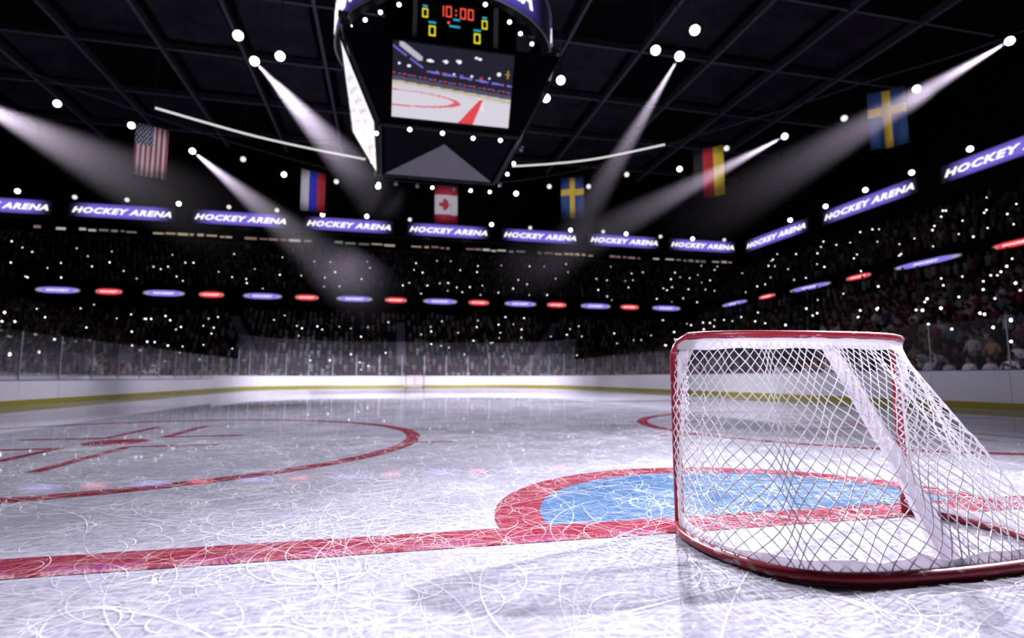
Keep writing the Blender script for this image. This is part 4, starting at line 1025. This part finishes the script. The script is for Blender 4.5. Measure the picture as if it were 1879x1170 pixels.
for sx in (-1, 1):   # loudspeaker stacks at the near corners
    q = MB()
    for k in range(5): q.box(jl(sx*(5.05-.10*k), 21.2+.06*k, 17.3-.34*k), (.45,.5,.31), Matrix.Rotation(-.16*k+.1, 3, 'X'))
    q.build('speaker_array', M['metal'], J)

# ------------------------------------------------------------------ ceiling
q = MB(); q.add([(-60,-12,31.5),(60,-12,31.5),(60,80,31.5),(-60,80,31.5)], [(0,3,2,1)]); o = q.build('ceiling', M['ceil']); o['kind'] = 'structure'
nb_ = 0
for x in range(-44, 46, 7):
    q = MB(); q.box((x, 32, 30.5), (.12, 76, .75)); q.box((x, 32, 30.08), (.26, 76, .07), None, 1); tag(q.build('ceiling_beam', [M['truss'], M['flange']]), None, None, kind='structure')
for y in range(4, 74, 9):
    q = MB(); q.box((0, y, 30.75), (96, .12, .6)); q.box((0, y, 30.42), (96, .22, .06), None, 1); tag(q.build('ceiling_beam', [M['truss'], M['flange']]), None, None, kind='structure')
for i, x in enumerate(range(-44, 38, 7)):
    for jj, y in enumerate(range(4, 66, 9)):
        h_ = (i*7+jj*5) % 4
        if h_ == 3: continue
        q = MB(); q.box((x+3.5, y+4.5, 30.9+.12*h_), (5.6, 7.4, .12)); q.build('ceiling_panel', M['baffle']); bpy.data.objects[-1] if False else None
for o in [o for o in COL.objects if o.name.startswith('ceiling_panel')]: o['kind'] = 'structure'

# ------------------------------------------------------------------ light: spots at the lamps, added unseen spots, and beam-shaped haze
def spot(p, tgt, power, deg, blend=.6, colr=(.92,.88,1.), rad=.3):
    l = bpy.data.lights.new('spot_light', 'SPOT'); l.energy = power; l.spot_size = math.radians(deg); l.spot_blend = blend; l.color = colr; l.shadow_soft_size = rad
    o = bpy.data.objects.new('spot_light', l); COL.objects.link(o); o.location = p; aim(o, tgt); return o
def haze(name, L, hw, ap, ax):
    """haze, thick near the lamp and thinning out sideways and with distance"""
    m = bpy.data.materials.new(name); m.use_nodes = True; nt = m.node_tree; nt.nodes.clear(); K = nt.links.new
    out = nt.nodes.new('ShaderNodeOutputMaterial'); v = nt.nodes.new('ShaderNodeVolumeScatter'); v.inputs['Color'].default_value = (.90,.80,.96,1)
    gm = nt.nodes.new('ShaderNodeNewGeometry')
    def mt(op, a, c=None):
        n = nt.nodes.new('ShaderNodeMath'); n.operation = op; n.use_clamp = op == 'SUBTRACT'
        for i, k in enumerate((a, c)):
            if k is None: continue
            if isinstance(k, (int, float)): n.inputs[i].default_value = k
            else: K(k, n.inputs[i])
        return n.outputs[0]
    sb_ = nt.nodes.new('ShaderNodeVectorMath'); sb_.operation = 'SUBTRACT'; K(gm.outputs['Position'], sb_.inputs[0]); sb_.inputs[1].default_value = ap
    dt = nt.nodes.new('ShaderNodeVectorMath'); dt.operation = 'DOT_PRODUCT'; K(sb_.outputs[0], dt.inputs[0]); dt.inputs[1].default_value = ax; z = dt.outputs['Value']
    pj = nt.nodes.new('ShaderNodeVectorMath'); pj.operation = 'PROJECT'; K(sb_.outputs[0], pj.inputs[0]); pj.inputs[1].default_value = ax
    pp = nt.nodes.new('ShaderNodeVectorMath'); pp.operation = 'DISTANCE'; K(sb_.outputs[0], pp.inputs[0]); K(pj.outputs[0], pp.inputs[1])
    rq = mt('DIVIDE', pp.outputs['Value'], mt('MULTIPLY', z, hw)); rr = mt('MULTIPLY', pp.outputs['Value'], pp.outputs['Value'])
    e = mt('SUBTRACT', 1., mt('MULTIPLY', rq, rq))
    f = mt('SUBTRACT', 1., mt('DIVIDE', z, L)); f = mt('POWER', f, 1.5)
    K(mt('MULTIPLY', mt('MULTIPLY', e, f), HD), v.inputs['Density']); K(v.outputs[0], out.inputs['Volume'])  # soft edge and fade of the beam are shaped into the density
    m.cycles.volume_sampling = 'MULTIPLE_IMPORTANCE'
    return m
HD = .07
cy.volume_step_rate = .8; cy.volume_max_steps = 64

BEAMS = [((-41.9,54,26.9),(7.5,26),190000,13,38,'broad hazy light beam slanting in from beyond the left edge'),
         ((-13.14,39.62,25.0),(5.3,21.6),120000,10,20,'hazy light beam from the lamp trio left of the scoreboard cube'),
         ((-20.56,50.27,21.6),(2.8,26.4),150000,10,31,'hazy light beam from the cable lamp right of the striped flag'),
         ((18.19,31.86,25.0),(2.1,26.6),120000,9,23,'hazy light beam from the lamp trio right of the scoreboard cube'),
         ((30.2,35.63,21.6),(-7.7,29.0),150000,9,31,'hazy light beam from the cable lamp right of the gold banded flag'),
         ((34.28,20.91,21.6),(-2.,23.4),140000,10,27,'hazy light beam from the far right cable lamp')]
for p, t, pw, deg, L, lab in BEAMS:
    p = Vector(p); t = Vector((*t, 0)); d = (t-p).normalized(); spot(p+d*.55, t, pw, deg, .9, (.95,.87,1.), .12)
    Mx = d.to_track_quat('-Z','Y').to_matrix().to_4x4(); hw = math.tan(math.radians(deg/2))*1.04
    L = min(L, (t-p).length*.97)
    q = MB(); q.lathe([(hw*L, -L), (hw*.62, -.62)], 40); o = q.build('light_beam', haze('lit_haze', L, hw, p, d)); o.location = p; o.rotation_euler = Mx.to_euler()
    tag(o, lab, 'light beam', 'hazy light beams', 'stuff')
# main lights over the ice, plus one unseen fill added behind the camera
KEYS = [((30,11,23.),(.2,-1.2,0),160000,14,1.),((16,31.5,24.5),(.4,-.6,0),95000,14,1.),((-12.5,38,24.5),(.9,-1.,0),85000,12,1.),((34,26.8,21.2),(.6,-1.5,0),105000,12,1.),((-9,-24,15),(0,-.3,1.75),44000,6.6,1.),  # last of these is the added fill, narrowed to whiten the net's top
        ((16,31.5,24.5),(.5,11,0),160000,34,1.),((-12.5,38,24.5),(1,24,0),190000,38,1.),((34,26.8,21.2),(8,34,0),40000,26,1.),((-12.5,38,24.5),(-7,5,0),40000,26,1.),((-13.5,36,24.5),(-1.2,-1.5,0),22000,13,1.)]
for x_ in (-9, 0, 9): KEYS.append(((x_*.2, 28.6, 12.3), (x_, 50.5, 0), 60000, 38, 1.))
for y_ in (20, 31, 42):
    KEYS.append(((-3.4, 23+(y_-20)*.22, 12.3), (-11.3, y_, 0), 9000, 54, 1.)); KEYS.append(((3.4, 23+(y_-20)*.22, 12.3), (11.3, y_, 0), 8000, 54, 1.))
for s_ in (-1, 1): KEYS.append(((s_*3.2, 28.4, 12.3), (s_*11.2, 46.5, 0), 17000, 34, 1.))
KEYS.append(((3.4, 22., 12.3), (12.2, 10, 0), 5000, 46, 1.))
for p, t, pw, deg, bl in KEYS: spot(p, t, pw, deg, bl)
for A, B_, h_, fn, l in FL:   # unseen spots added off the cube's ring to brighten the flags
    c = Vector(((A[0]+B_[0])/2, (A[1]+B_[1])/2, 19.5)); d = (c-Vector((0,25.3,18.3))); p = Vector((0,25.3,18.2))+Vector((d.x, d.y, 0)).normalized()*6.2
    spot(p, c, 4600+d.length*260, 11, .8)
